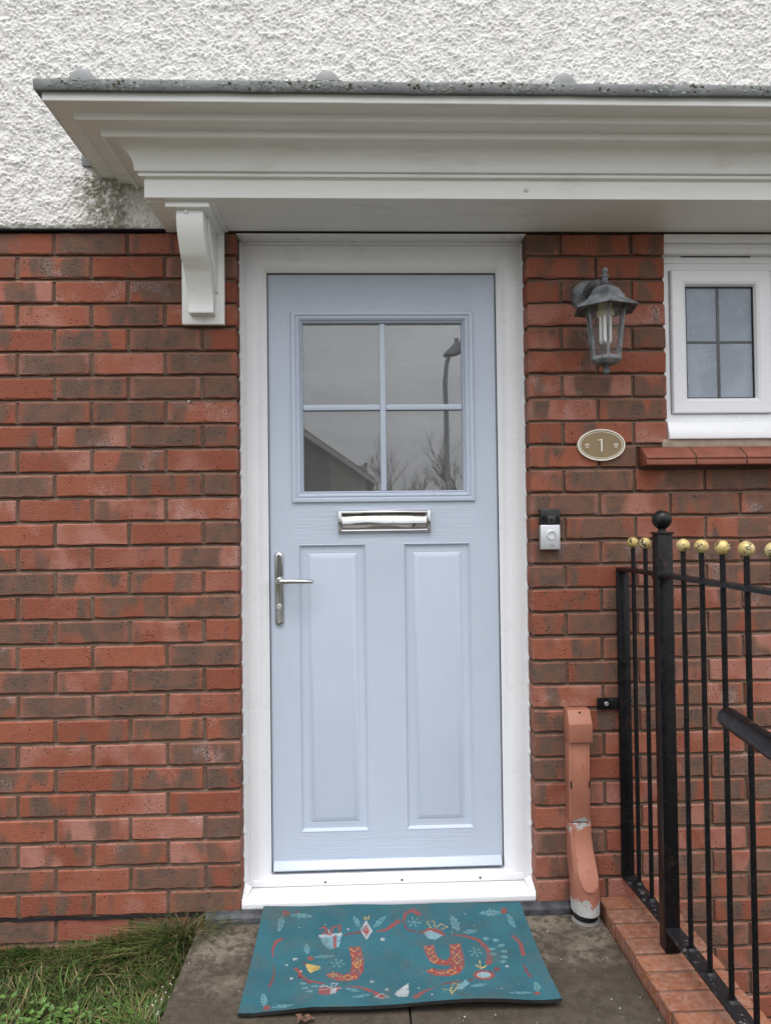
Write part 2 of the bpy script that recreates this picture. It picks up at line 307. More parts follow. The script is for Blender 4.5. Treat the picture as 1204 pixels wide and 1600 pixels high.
# ------------------------------------------------------------------ mesh helpers
class MB:
    def __init__(s): s.v = []; s.f = []
    def quad(s, a, b, c, d): i = len(s.v); s.v += [a, b, c, d]; s.f.append((i, i+1, i+2, i+3)); return s
    def box(s, x0, x1, y0, y1, z0, z1):
        i = len(s.v)
        s.v += [(x, y, z) for z in (z0, z1) for y in (y0, y1) for x in (x0, x1)]
        s.f += [tuple(i+k for k in q) for q in ((0,2,3,1),(4,5,7,6),(0,1,5,4),(2,6,7,3),(0,4,6,2),(1,3,7,5))]; return s
    def loops(s, rings, closed=True, cap0=False, cap1=False):
        i = len(s.v); n = len(rings[0])
        for r in rings: s.v += [tuple(p) for p in r]
        for k in range(len(rings)-1):
            for j in range(n if closed else n-1):
                a = i+k*n+j; b = i+k*n+(j+1) % n; s.f.append((a, b, b+n, a+n))
        if cap0: s.f.append(tuple(i+j for j in reversed(range(n))))
        if cap1: s.f.append(tuple(i+(len(rings)-1)*n+j for j in range(n)))
        return s
    def rect(s, x0, x1, z0, z1, prof, cap=False):
        """nested rectangles facing -y: prof = [(inset, y), ...]"""
        return s.loops([[(x0+i, y, z0+i), (x1-i, y, z0+i), (x1-i, y, z1-i), (x0+i, y, z1-i)] for i, y in prof], True, False, cap)
    def lathe(s, c, prof, n=16, axis='z', ang=0., cap0=True, cap1=True):
        """prof = [(r, h)], about an axis through c"""
        rings = []
        for r, h in prof:
            ring = []
            for k in range(n):
                a = ang+2*math.pi*k/n; u, w = r*math.cos(a), r*math.sin(a)
                ring.append((c[0]+u, c[1]+w, c[2]+h) if axis == 'z' else (c[0]+u, c[1]-h, c[2]+w) if axis == 'y' else (c[0]+h, c[1]+u, c[2]+w))
            rings.append(ring)
        return s.loops(rings, True, cap0, cap1)
    def tube(s, pts, rad, n=8, cap=True):
        pts = [Vector(p) for p in pts]; rings = []
        rad = [float(r) for r in rad] if isinstance(rad, (list, tuple)) else [float(rad)]*len(pts)
        ref = None
        for k, p in enumerate(pts):
            d = (pts[min(k+1, len(pts)-1)]-pts[max(k-1, 0)]).normalized()
            if ref is None: ref = d.orthogonal().normalized()
            u = (ref-d*ref.dot(d)).normalized(); ref = u; w = d.cross(u)
            rings.append([tuple(p+rad[k]*(math.cos(2*math.pi*j/n)*u+math.sin(2*math.pi*j/n)*w)) for j in range(n)])
        return s.loops(rings, True, cap, cap)
    def ball(s, c, r, n=14, m=9, sx=1, sy=1, sz=1):
        i = len(s.v); s.v.append((c[0], c[1], c[2]-r*sz))
        for k in range(1, m):
            t = math.pi*k/m
            s.v += [(c[0]+sx*r*math.sin(t)*math.cos(2*math.pi*j/n), c[1]+sy*r*math.sin(t)*math.sin(2*math.pi*j/n), c[2]-sz*r*math.cos(t)) for j in range(n)]
        s.v.append((c[0], c[1], c[2]+r*sz)); top = len(s.v)-1
        for j in range(n):
            s.f.append((i, i+1+(j+1) % n, i+1+j))
            for k in range(m-2):
                a = i+1+k*n+j; b = i+1+k*n+(j+1) % n; s.f.append((a, b, b+n, a+n))
            s.f.append((i+1+(m-2)*n+j, i+1+(m-2)*n+(j+1) % n, top))
        return s
    def prism(s, poly, y0, y1):
        """polygon in (x,z), extruded along y"""
        return s.loops([[(x, y0, z) for x, z in poly], [(x, y1, z) for x, z in poly]], True, True, True)
    def prism_x(s, poly, x0, x1):
        """polygon in (y,z), extruded along x"""
        return s.loops([[(x0, y, z) for y, z in poly], [(x1, y, z) for y, z in poly]], True, True, True)
    def prism_z(s, poly, z0, z1):
        return s.loops([[(x, y, z0) for x, y in poly], [(x, y, z1) for x, y in poly]], True, True, True)
    def mesh(s, name, bevel=0., seg=2, smooth=None, angle=35.):
        me = bpy.data.meshes.new(name); me.from_pydata([tuple(v) for v in s.v], [], s.f)
        bm = bmesh.new(); bm.from_mesh(me)
        bmesh.ops.recalc_face_normals(bm, faces=bm.faces)
        if bevel:
            es = [e for e in bm.edges if len(e.link_faces) == 2 and e.calc_face_angle(0) > R(30)]
            bmesh.ops.bevel(bm, geom=es, offset=bevel, segments=seg, affect='EDGES', profile=.5, clamp_overlap=True)
        if smooth is not None or bevel:
            for f in bm.faces: f.smooth = True
            for e in bm.edges:
                if len(e.link_faces) == 2 and e.calc_face_angle(0) > R(angle): e.smooth = False
        bm.to_mesh(me); bm.free(); return me

def tag(o, label=None, cat=None, group=None, kind=None):
    if label: o['label'] = label
    if cat: o['category'] = cat
    if group: o['group'] = group
    if kind: o['kind'] = kind
    return o
def thing(name, loc, label, cat, group=None):
    e = bpy.data.objects.new(name, None); COL.objects.link(e); e.location = loc; e.empty_display_size = .05
    return tag(e, label, cat, group)
def world_of(o):
    return (o.parent and world_of(o.parent) or Matrix())@(o.matrix_parent_inverse if o.parent else Matrix())@Matrix.LocRotScale(o.location, o.rotation_euler, o.scale)
def adopt(o, parent):
    if parent is not None:
        o.parent = parent; o.matrix_parent_inverse = world_of(parent).inverted()
    return o
def obj(name, me, mats, parent=None, loc=(0,0,0), rot=(0,0,0), scale=(1,1,1)):
    if isinstance(me, MB): me = me.mesh(name)
    if mats is not None and not me.materials:
        for m in (mats if isinstance(mats, (list, tuple)) else [mats]): me.materials.append(MAT[m])
    o = bpy.data.objects.new(name, me); COL.objects.link(o); o.location = loc; o.rotation_euler = rot; o.scale = scale
    return adopt(o, parent)
def struct(o): o['kind'] = 'structure'; return o

# numpy noise for relief
def vnoise(x, y, seed=0):
    def h(i, j):
        n = (i*374761393+j*668265263+seed*1442695041) & 0xffffffff
        n = ((n ^ (n >> 13))*1274126177) & 0xffffffff
        return ((n ^ (n >> 16)) & 0xffff)/65535.
    xi = np.floor(x).astype(np.int64); yi = np.floor(y).astype(np.int64); fx = x-xi; fy = y-yi
    fx = fx*fx*(3-2*fx); fy = fy*fy*(3-2*fy)
    return (h(xi, yi)*(1-fx)+h(xi+1, yi)*fx)*(1-fy)+(h(xi, yi+1)*(1-fx)+h(xi+1, yi+1)*fx)*fy
def domes(x, y, cell, seed):
    """lumps of thrown aggregate: highest of the jittered half-spheres at each point"""
    u = x/cell; w = y/cell; xi = np.floor(u).astype(np.int64); yi = np.floor(w).astype(np.int64); best = np.zeros_like(x)
    for di in (-1, 0, 1):
        for dj in (-1, 0, 1):
            cx = (xi+di).astype(float); cy = (yi+dj).astype(float)
            jx = vnoise(cx, cy, seed); jy = vnoise(cx, cy, seed+5); r = .38+.5*vnoise(cx, cy, seed+9); hh = .3+.7*vnoise(cx, cy, seed+13)
            d2 = ((u-cx-jx)**2+(w-cy-jy)**2)/(r*r)
            best = np.maximum(best, hh*np.sqrt(np.clip(1-d2, 0, 1)))
    return best
# ================================================================== THE HOUSE WALL
house = thing('house_wall', (-1.0, 0, -.12), 'house front of red and brown brick under lumpy white roughcast', 'wall')
TOP = 2.1; PITCH = .075; BR = (.215, .065)
def brick_mesh(w, d, h, seed, jit=.0013, bev=.0035):
    """worn brick: chamfered block with uneven arrises"""
    rnd = random.Random(seed); bm = bmesh.new(); bmesh.ops.create_cube(bm, size=1)
    for v in bm.verts: v.co = Vector((v.co.x*w, v.co.y*d, v.co.z*h))
    bmesh.ops.bevel(bm, geom=list(bm.edges), offset=bev, segments=1, affect='EDGES')
    es = [e for e in bm.edges if abs(e.verts[0].co.x-e.verts[1].co.x) > w*.6]
    cuts = 5 if w > .15 else 2
    bmesh.ops.subdivide_edges(bm, edges=es, cuts=cuts)
    # open the hidden back to keep it light
    bmesh.ops.delete(bm, geom=[f for f in bm.faces if f.calc_center_median().y > d*.49], context='FACES')
    for v in bm.verts:
        k = 1.0 if v.co.y < 0 else .4
        v.co += Vector((rnd.uniform(-1, 1)*jit*k, rnd.uniform(-.5, .5)*jit, rnd.uniform(-1, 1)*jit*k*(1.5 if v.co.z < 0 else .8)))
    for f in bm.faces: f.smooth = True
    for e in bm.edges:
        if len(e.link_faces) == 2 and e.calc_face_angle(0) > R(18): e.smooth = False
    me = bpy.data.meshes.new('brick'); bm.to_mesh(me); bm.free(); me.materials.append(MAT['brick']); return me
BRICKS = {}
def brick_variant(w, d):
    key = (round(w, 3), round(d, 3)); L = BRICKS.setdefault(key, [])
    full = 10 if key[0] in (.215, .102) or abs(w-.1025) < .001 else 2
    if len(L) < full: L.append(brick_mesh(w, d, BR[1], len(BRICKS)*31+len(L)))
    return L[-1] if len(L) < full else random.choice(L)
def row_z(i): return TOP-PITCH*(i-.5)
far_mb = []   # bricks beyond the edge of the picture: one joined mass
def lay(x0, x1, i, corner=None):
    """one brick of course i between x0 and x1"""
    w = x1-x0; cx = (x0+x1)/2; d = .2 if w < .12 and corner else .1025
    me = brick_variant(w, d); z = row_z(i)+random.uniform(-.0012, .0012); y = d/2+random.uniform(-.0015, .0015)
    flip = random.choice((0, math.pi)) if False else 0
    rot = (random.uniform(-.008, .008), random.uniform(-.005, .005), random.uniform(-.005, .005))
    if corner: rot = (0, rot[1]*.4, 0)
    if cx < -1.36 or cx > 1.40:
        far_mb.append((me, Matrix.LocRotScale(Vector((cx, y, z)), Vector(rot) and __import__('mathutils').Euler(rot), Vector((1, 1, 1))))); return
    o = bpy.data.objects.new('brick', me); COL.objects.link(o); o.location = (cx, y, z); o.rotation_euler = rot
    adopt(o, house)
def course(a, b, i, side):
    """fill one course from the corner a outwards to b; side=-1 runs left, +1 runs right"""
    x = a; first = True
    while (b-x)*side > .02:
        w = .1025 if (first and i % 2 == 1) else .215
        e = x+side*w
        if (e-b)*side > 0: e = b
        if abs(e-x) > .03: lay(min(x, e), max(x, e), i, corner=first)
        x = e+side*.01; first = False
WIN0, WIN1 = .895, 1.805
for i in range(1, 33): course(-.455, -2.2, i, -1)
for i in range(1, 37):
    if i <= 9:
        course(.455, WIN0, i, 1); course(WIN1, 2.2, i, 1)
    elif i == 10:
        lay(.455, .670, i, True); lay(.68, .795, i); course(1.9, 2.2, i, 1)
    else: course(.455, 2.2, i, 1)
bmj = bmesh.new()
for me, mw in far_mb:
    n0 = len(bmj.verts); bmj.from_mesh(me); bmj.verts.ensure_lookup_table()
    for v in bmj.verts[n0:]: v.co = mw@v.co
mj = bpy.data.meshes.new('outlying_bricks'); bmj.to_mesh(mj); bmj.free(); mj.materials.append(MAT['brick'])
oj = obj('outlying_bricks', mj, None, house); oj['kind'] = 'stuff'

# mortar: solid backing plus weather-struck bed joints (set back under the upper brick, out to the lower one)
mb = MB()
mb.box(-2.2, -.4615, .0135, .16, -.7, TOP-.002)
mb.box(.4615, .888, .0135, .16, 1.4255, TOP-.002)
mb.box(.4615, 2.2, .0135, .16, -.9, 1.4245)
mb.box(1.812, 2.2, .0135, .16, 1.4255, TOP-.002)
def bed(x0, x1, z):
    n = max(2, int((x1-x0)/.03)); r0, r1 = [], []
    for k in range(n+1):
        x = x0+(x1-x0)*k/n; q = random.uniform(-.0008, .0008)
        r0.append((x, .0045+q, z-.0056)); r1.append((x, .0128+q, z+.0056))
    mb.loops([r0, r1], False)
for i in range(1, 32): bed(-2.2, -.458, TOP-PITCH*i)
for i in range(1, 36):
    if i < 10: bed(.458, .893, TOP-PITCH*i)
    elif i == 10: bed(.458, .80, TOP-PITCH*i)
    else: bed(.458, 2.2, TOP-PITCH*i)
# upright joints, struck a little proud of the backing
for i in range(1, 37):
    for side in (-1, 1):
        x = .455+(.1075 if i % 2 else .22)
        while x < 2.19:
            z = TOP-PITCH*i
            ok = (i < 33 if side < 0 else True) and not (side > 0 and i <= 10 and x > .84)
            if ok:
                q = random.uniform(-.001, .001); X = side*x
                mb.quad((X-.0056, .0050+q, z+.004), (X+.0056, .0095+q, z+.004), (X+.0056, .0095+q, z+PITCH-.004), (X-.0056, .0050+q, z+PITCH-.004))
            x += .225
obj('mortar', mb, 'mortar', house)
# damp-proof course: a thin black line in the 28th bed joint
mb = MB()
n = 60; r0, r1, r2 = [], [], []
for k in range(n+1):
    x = -2.2+(1.74)*k/n; q = random.uniform(-.0012, .0012)
    r0.append((x, .004, -.0065+q)); r1.append((x, -.0035+q, -.004+q)); r2.append((x, .0, .0045+q))
mb.loops([r0, r1, r2], False)
obj('damp_course', mb, 'bitumen', house)
# a wall plug left in one brick, a ring of pale plastic
mb = MB(); mb.lathe((-.603, -.001, 1.571), [(.0028, 0), (.0028, .002), (.0016, .002), (.0014, -.002)], 10, 'y', cap0=False); obj('wall_plug', mb, 'plaque_cream', house)

# old splashes of pale paint down four courses
mb = MB(); rs_ = random.Random(2)
for k in range(15):
    z = .25+.125*rs_.random(); x = rs_.choice((-.752, -.744, -.7325, -.7265))+rs_.uniform(-.002, .002); l = rs_.uniform(.003, .011)
    if abs(((2.1-z) % .075)-.0375) < .028: mb.box(x-.0007, x+.0007, -.0032, .004, z, z+l)
obj('paint_splash', mb, 'pale_mortar', house)
# roughcast: real lumps
xs = np.concatenate([np.arange(-2.2, -1.32, .014), np.arange(-1.32, 1.32, .0027), np.arange(1.32, 2.21, .014)])
zs = np.concatenate([np.arange(2.1035, 2.90, .0027), np.arange(2.90, 3.4, .02)])
Xg, Zg = np.meshgrid(xs, zs)
wx = Xg+.006*(vnoise(Xg*90, Zg*90, 3)-.5); wz = Zg+.006*(vnoise(Xg*90, Zg*90, 4)-.5)
H = .0036*domes(wx, wz, .0100, 1)+.0036*domes(wx+3, wz, .0058, 21)+.004*(vnoise(Xg*32, Zg*32, 7)-.5)+.0030*(vnoise(Xg*230, Zg*230, 8)-.5)
gap = vnoise(Xg*55+9, Zg*55, 31); H = H*np.clip(.45+1.1*gap, .4, 1.15)
Yg = -.012-H
edge = np.clip((Zg-2.1035)/.010, 0, 1); Yg = -.006+(Yg+.006)*edge**.5
Zb = Zg+np.where(Zg < 2.112, .004*(vnoise(Xg*60, Xg*0, 12)-.4), 0)
nx, nz = len(xs), len(zs)
verts = np.stack([Xg, Yg, Zb], -1).reshape(-1, 3)
idx = np.arange(nx*nz).reshape(nz, nx)
faces = np.stack([idx[:-1, :-1], idx[:-1, 1:], idx[1:, 1:], idx[1:, :-1]], -1).reshape(-1, 4)
me = bpy.data.meshes.new('roughcast'); me.vertices.add(len(verts)); me.vertices.foreach_set('co', verts.ravel().astype(np.float32))
me.loops.add(faces.size); me.loops.foreach_set('vertex_index', faces.ravel().astype(np.int32)); me.polygons.add(len(faces))
me.polygons.foreach_set('loop_start', np.arange(0, faces.size, 4, dtype=np.int32)); me.polygons.foreach_set('loop_total', np.full(len(faces), 4, dtype=np.int32))
me.polygons.foreach_set('use_smooth', np.ones(len(faces), dtype=bool)); me.update(); me.validate()
obj('roughcast', me, 'roughcast', house)
mb = MB(); mb.box(-2.2, 2.2, .0, .16, 2.1045, 3.4); obj('render_backing', mb, 'mortar', house)
mb = MB(); mb.box(-2.2, -.66, -.012, .003, 2.0985, 2.1035); obj('drip_shadow', mb, 'bitumen', house)  # drip edge coloured black to paint the shadow line under the roughcast

# rooms behind the glass
def room(name, x0, x1, y0, y1, z0, z1):
    m = MB()
    m.quad((x0, y1, z0), (x1, y1, z0), (x1, y1, z1), (x0, y1, z1)); m.quad((x0, y0, z0), (x0, y1, z0), (x0, y1, z1), (x0, y0, z1))
    m.quad((x1, y0, z0), (x1, y1, z0), (x1, y1, z1), (x1, y0, z1)); m.quad((x0, y0, z1), (x1, y0, z1), (x1, y1, z1), (x0, y1, z1)); m.quad((x0, y0, z0), (x1, y0, z0), (x1, y1, z0), (x0, y1, z0))
    return struct(obj(name, m, 'interior_wall'))
room('hallway_interior', -.6, .6, .1605, 3.2, -.03, 2.3)
room('cloakroom_interior', .7, 2.1, .1605, 1.8, .0, 2.3)

# ================================================================== THE PORCH CANOPY
canopy = thing('porch_canopy', (.6, 0, 2.1), 'long white moulded porch canopy with lead top over the door', 'canopy')
CX, CY, CR = -.668, -.232, 2.15
def sweep(prof, name, m, closed=False):
    """profile (offset out, z) run along the left return, round the mitre and along the front"""
    path = lambda o, z: [(CX-o, .0, z), (CX-o, CY-o, z), (CR, CY-o, z)]
    rings = [path(o, z) for o, z in prof]
    s = MB(); s.loops(rings, False); return obj(name, s.mesh(name, smooth=True, angle=28), m, canopy)
sweep([(-.02, 2.1), (-.001, 2.1), (0, 2.101), (0, 2.1515), (.0015, 2.153), (.010, 2.1535)], 'lower_fascia', 'canopy_white')
sweep([(.009, 2.1537), (.0125, 2.1545), (.0135, 2.158), (.0125, 2.1635), (.011, 2.1645), (.020, 2.165)], 'bead_moulding', 'canopy_white')
cove = [(.0205, 2.1652)]+[(.0215+.052*(1-math.cos(t*math.pi/2/8)), 2.167+.064*math.sin(t*math.pi/2/8)) for t in range(9)]+[(.079, 2.2315)]
sweep(cove, 'cove_moulding', 'canopy_white')
sweep([(.0792, 2.2318), (.0795, 2.2245), (.083, 2.2235), (.087, 2.2255), (.0885, 2.230), (.089, 2.2405), (.134, 2.243)], 'middle_moulding', 'canopy_white')
sweep([(.1342, 2.2432), (.1345, 2.241), (.137, 2.2405), (.139, 2.2435), (.1395, 2.2575), (.191, 2.2595)], 'step_moulding', 'canopy_white')
sweep([(.1912, 2.2597), (.1914, 2.2560), (.194, 2.2558), (.1955, 2.2575), (.1955, 2.281), (.12, 2.283)], 'top_fascia', 'canopy_white')
# soffit board with a shallow sunk panel
mb = MB(); mb.box(CX+.02, CR, CY+.02, -.0005, 2.1022, 2.12); obj('soffit', mb, 'canopy_white', canopy)
mb = MB(); mb.box(CX+.0005, -.478, CY+.0205, -.001, 2.0965, 2.1020); mb.box(CX+.0005, CX+.019, CY+.02, -.001, 2.0968, 2.13)
obj('soffit_batten', mb.mesh('soffit_batten', bevel=.0012), 'canopy_white', canopy)
# lead: dripped edge, roof sheet, rolls
lead = MB(); rings = []
lp = [(.165, 2.2838), (.205, 2.2745), (.2085, 2.2742), (.2105, 2.2765), (.2105, 2.300), (.2085, 2.3035), (.2, 2.3055), (.1, 2.3185)]
lead.loops([[(CX-o, .0, z) for o, z in lp]]+[[(CX-o+random.uniform(-.0006, .0006), CY-o, z) for o, z in lp]]+[[(CX+x, CY-o+.0016*(mnoise.noise((x*7, o, 1))), z+.0018*mnoise.noise((x*9, 3, z*20))) for o, z in lp] for x in np.arange(.05, CR-CX+.01, .04)], False)
lead.quad((CX-.1, CY-.1, 2.3185), (CR, CY-.1, 2.3185), (CR, -.03, 2.37), (CX-.1, -.03, 2.37))
lead.quad((CX-.1, .0, 2.37), (CX-.1, -.03, 2.37), (CR, -.03, 2.37), (CR, .0, 2.375))
obj('lead_sheet', lead.mesh('lead_sheet', smooth=True, angle=50), 'lead', canopy)
for x in (-.768, -.150, .460, 1.07, 1.68):
    r = MB(); prof = []
    def ring(y, z, k): return [(x+.036*k*math.cos(a)*(1 if abs(math.cos(a)) < .95 else 1.05), y, z-.006+.046*k*math.sin(a)) for a in np.linspace(0, math.pi, 11)]
    r.loops([ring(-.4335, 2.3015, .35), ring(-.430, 2.3025, .75), ring(-.424, 2.3035, .95), ring(-.40, 2.307, 1), ring(-.03, 2.372, 1)], False, True)
    obj('lead_roll', r.mesh('lead_roll', smooth=True, angle=60), 'lead_plain', canopy)
# cushions of moss and lichen along the drip edge
for nm, col_, sd_ in (('moss', (.045, .05, .02), 1), ('lichen', (.24, .27, .235), 2)):
    simple(nm, col_, .95, 0., .4, 90., .6, 300.); rq = random.Random(sd_); mo = MB()
    for k in range(46):
        c = rq.uniform(CX-.19, 1.35)
        for q in range(rq.randint(2, 9)):
            x = c+rq.gauss(0, .018); r_ = rq.uniform(.0016, .0048); z = rq.choice((2.3035, 2.302, rq.uniform(2.279, 2.3015))); mo.ball((x, CY-.2105+(.004 if z > 2.3018 else 0), z), r_, 6, 4, 1.2, .5, .8)
    obj(nm, mo.mesh(nm, smooth=True), nm, canopy)['kind'] = 'stuff'
mb = MB(); mb.ball((.402, -.2335, 2.1248), .0075, 10, 6, 1, .55, .8); obj('screw_cap', mb.mesh('screw_cap', smooth=True), 'plaque_cream', canopy)
# lead apron stepped into the wall beside the canopy end
mb = MB(); mb.box(-.918, -.866, -.0235, -.018, 2.292, 2.345); obj('lead_apron', mb.mesh('lead_apron', bevel=.002), 'lead', canopy)
# console bracket
BX0, BX1 = -.618, -.489
mb = MB(); mb.box(BX0, BX1, -.019, -.0015, 1.805, 2.0955); br = obj('bracket', mb.mesh('bracket', bevel=.0015), 'canopy_white', canopy)
br['label'] = 'white scrolled console bracket below the canopy end'
prof = [(-.019, 1.829), (-.058, 1.829)]
for t in np.linspace(0, 1, 18):
    zz = 1.836+t*(2.074-1.836); s = t*t*(3-2*t)
    prof.append((-.058-.138*s-.012*math.sin(math.pi*t)*(1 if t > .5 else -.6), zz))
prof += [(-.197, 2.082), (-.019, 2.082)]
mb = MB(); mb.prism_x(prof, -.590, -.514); obj('scroll', mb.mesh('scroll', bevel=.002, angle=40), 'canopy_white', br)
mb = MB(); mb.box(-.5135, -.5005, -.15, -.0195, 1.99, 2.0815); mb.box(-.6035, -.5905, -.15, -.0195, 1.99, 2.0815)
sidep = [(-.0195, 1.90), (-.035, 1.90), (-.075, 1.965), (-.13, 2.03), (-.15, 2.0815), (-.0195, 2.0815)]
mb = MB(); mb.prism_x(sidep, -.5135, -.5075); mb.prism_x(sidep, -.5965, -.5905); obj('cheek', mb.mesh('cheek', bevel=.001), 'canopy_white', br)
mb = MB(); mb.box(-.6165, -.493, -.214, -.0195, 2.0825, 2.0962); obj('cap_plate', mb.mesh('cap_plate', bevel=.002), 'canopy_white', br)
for c, m_, r in (((-.556, -.0195, 1.8165), 'aluminium', .0052), ((-.497, -.0195, 2.045), 'canopy_white', .005), ((-.562, -.1990, 2.0765), 'canopy_white', .0058)):
    mb = MB(); mb.lathe(c, [(r, 0), (r, .0015), (r*.75, .0026), (r*.35, .0028), (r*.3, .0012)], 12, 'y'); obj('screw_head', mb.mesh('screw_head', smooth=True), m_, br)

# ================================================================== THE FRONT DOOR
door = thing('front_door', (0, .09, 0), 'pale blue panelled front door with four-pane glazing in white frame', 'door')
FX, FH = .4545, 2.084       # frame outer half width and head
def uframe(prof, name, m, x=FX, head=FH, foot=.046):
    s = MB(); s.loops([[(-x+i, y, foot), (-x+i, y, head-i), (x-i, y, head-i), (x-i, y, foot)] for i, y in prof], False)
    return obj(name, s.mesh(name, smooth=True, angle=25), m, door)
fr = uframe([(.0, .15), (.0, .069), (.002, .067), (.0145, .067), (.0155, .0685), (.0165, .0685), (.0175, .0672), (.047, .0672), (.049, .0682), (.0505, .0682), (.064, .0725), (.076, .0800), (.0795, .0835), (.0815, .0845), (.083, .0875), (.0835, .110)], 'door_frame', 'white_pvc')
uframe([(.0837, .0885), (.0852, .0885), (.0852, .112)], 'gasket', 'rubber_black')
# head trim between the frame and the canopy soffit
mb = MB(); mb.box(-.4545, .4545, .0022, .0655, 2.0935, 2.0960); mb.box(-.4540, .4540, .0665, .12, FH+.001, 2.1)
obj('head_trim', mb.mesh('head_trim', bevel=.001), 'white_pvc', fr)
# sealant, swelling where the mortar joints leave a gap
for sx in (-1, 1):
    s = MB(); pts, rad = [], []
    for z in np.arange(.035, 2.093, .0075):
        ph = ((2.1-z) % .075); gapk = max(0, 1-min(ph, .075-ph)/.009)
        pts.append((sx*(.4538+.0022*gapk), .0635-.002*gapk, z)); rad.append(.0032+.0018*random.random()+.0035*gapk)
    s.tube(pts, rad, 6); obj('sealant', s.mesh('sealant', smooth=True, angle=80), 'white_pvc', fr)
# sill and threshold
mb = MB(); mb.prism_x([(.13, .0), (.13, .0445), (.082, .0445), (.002, .0315), (-.0015, .030), (-.003, .0275), (-.003, .013), (.003, .011), (.003, 0)], -.4525, .4525)
sill = obj('sill', mb.mesh('sill', bevel=.001), 'white_pvc', door)
mb = MB()
for sx in (-1, 1):
    mb.loops([[(sx*.453, .066, .060), (sx*.43, .066, .047), (sx*.453, .066, .047)], [(sx*.453, .002, .036), (sx*.446, .002, .032), (sx*.453, .002, .031)]], True, True, True)
obj('sill_end_bead', mb.mesh('sill_end_bead', smooth=True), 'white_pvc', sill)
mb = MB(); mb.prism_x([(.125, .0450), (.125, .079), (.100, .079), (.078, .0755), (.071, .0745), (.0695, .0665), (.066, .0660), (.0645, .0635), (.0640, .0450)], -.4285, .4285)
th = obj('threshold', mb.mesh('threshold', bevel=.0008), 'white_pvc', door)
mb = MB(); mb.prism_x([(.124, .0792), (.124, .083), (.104, .083), (.078, .0782), (.078, .0762), (.10, .0792)], -.3705, .3705); obj('threshold_strip', mb.mesh('threshold_strip'), 'aluminium', th)
for x in (-.201, .041, .290):
    mb = MB(); mb.lathe((x, .0642, .0555), [(.0034, 0), (.0034, .0012), (.002, .0014), (.0018, .0004)], 10, 'y'); obj('screw_head', mb, 'screw_dark', th)
# leaf: stiles, rails and muntin around two fielded panels and the glazing
LF = .0955; LX, LT, LB = .3695, 1.999, .0865
mb = MB()
PX0, PX1, PZ0, PZ1 = .060, .279, .199, 1.1215
GX, GZ0, GZ1 = .2965, 1.2555, 1.8775
def face(s, x0, x1, z0, z1): s.quad((x0, LF, z0), (x1, LF, z0), (x1, LF, z1), (x0, LF, z1))
vert = MB(); hor = MB()
for sx in (-1, 1): face(vert, *sorted((sx*GX, sx*LX)), LB, LT)
face(hor, -GX, GX, LB, PZ0); face(hor, -GX, GX, PZ1, GZ0+.03); face(hor, -GX, GX, GZ1-.03, LT)
face(vert, -PX0, PX0, PZ0, PZ1)
for sx in (-1, 1): face(vert, *sorted((sx*PX1, sx*GX)), PZ0, PZ1)
vert.loops([[(-LX, LF, LB), (LX, LF, LB), (LX, LF, LT), (-LX, LF, LT)], [(-LX-.001, LF+.002, LB-.001), (LX+.001, LF+.002, LB-.001), (LX+.001, LF+.002, LT+.001), (-LX-.001, LF+.002, LT+.001)], [(-LX-.001, .14, LB-.001), (LX+.001, .14, LB-.001), (LX+.001, .14, LT+.001), (-LX-.001, .14, LT+.001)]], True)
leaf = obj('leaf', vert.mesh('leaf'), 'door_blue', door)
obj('rail', hor.mesh('rail'), 'door_blue_across', leaf)
for sx in (-1, 1):
    p = MB(); x0, x1 = sorted((sx*PX0, sx*PX1))
    p.rect(x0, x1, PZ0, PZ1, [(0, LF), (.0015, LF-.0012), (.003, LF-.001), (.0075, LF+.0065), (.0095, LF+.0085), (.012, LF+.0088), (.0275, LF+.0078), (.029, LF+.0085), (.0455, LF+.0008), (.047, LF+.0004)], True)
    obj('panel', p.mesh('panel', smooth=True, angle=22), 'door_blue', leaf)
# glazing cassette
p = MB(); p.rect(-GX, GX, GZ0, GZ1, [(0, LF+.001), (.0005, LF-.006), (.003, LF-.0095), (.0115, LF-.0105), (.0140, LF-.0085), (.0155, LF-.0055), (.017, LF-.0055), (.020, LF-.0085), (.0235, LF-.0085), (.0285, LF-.004), (.0300, LF+.003), (.0305, LF+.0032), (.0330, LF+.001), (.0355, LF+.003), (.0375, LF+.018)])
cas = obj('glazing_frame', p.mesh('glazing_frame', smooth=True, angle=25), 'door_blue_plain', leaf)
GY = .1135; GXI, GZI0, GZI1 = .2592, 1.2928, 1.8402; GC = 1.5655
mb = MB(); mb.prism([(-.0095, GZI0), (.0095, GZI0), (.0095, GZI1), (-.0095, GZI1)], GY-.012, GY-.0006)
obj('glazing_bar', mb.mesh('glazing_bar', bevel=.0035), 'door_blue_plain', leaf)
for sx in (-1, 1):
    mb = MB(); x0, x1 = sorted((sx*.0098, sx*GXI)); mb.box(x0, x1, GY-.0125, GY-.0006, GC-.0095, GC+.0095); obj('glazing_bar', mb.mesh('glazing_bar', bevel=.0035), 'door_blue_plain', leaf)
for sx in (-1, 1):
    for z0, z1 in ((GZI0, GC), (GC, GZI1)):
        mb = MB(); x0, x1 = sorted((sx*.0002, sx*GXI)); mb.box(x0, x1, GY, GY+.004, z0+.0002, z1-.0002); obj('pane', mb, 'door_glass', leaf)
# rain bar at the foot of the leaf
mb = MB(); mb.prism_x([(LF-.0005, .1125), (LF-.006, .1115), (.0745, .0935), (.0725, .0915), (.0725, .0885), (.0755, .0865), (LF-.0005, .0865)], -.3655, .3635)
obj('weather_bar', mb.mesh('weather_bar', bevel=.0008), 'door_blue_plain', leaf)
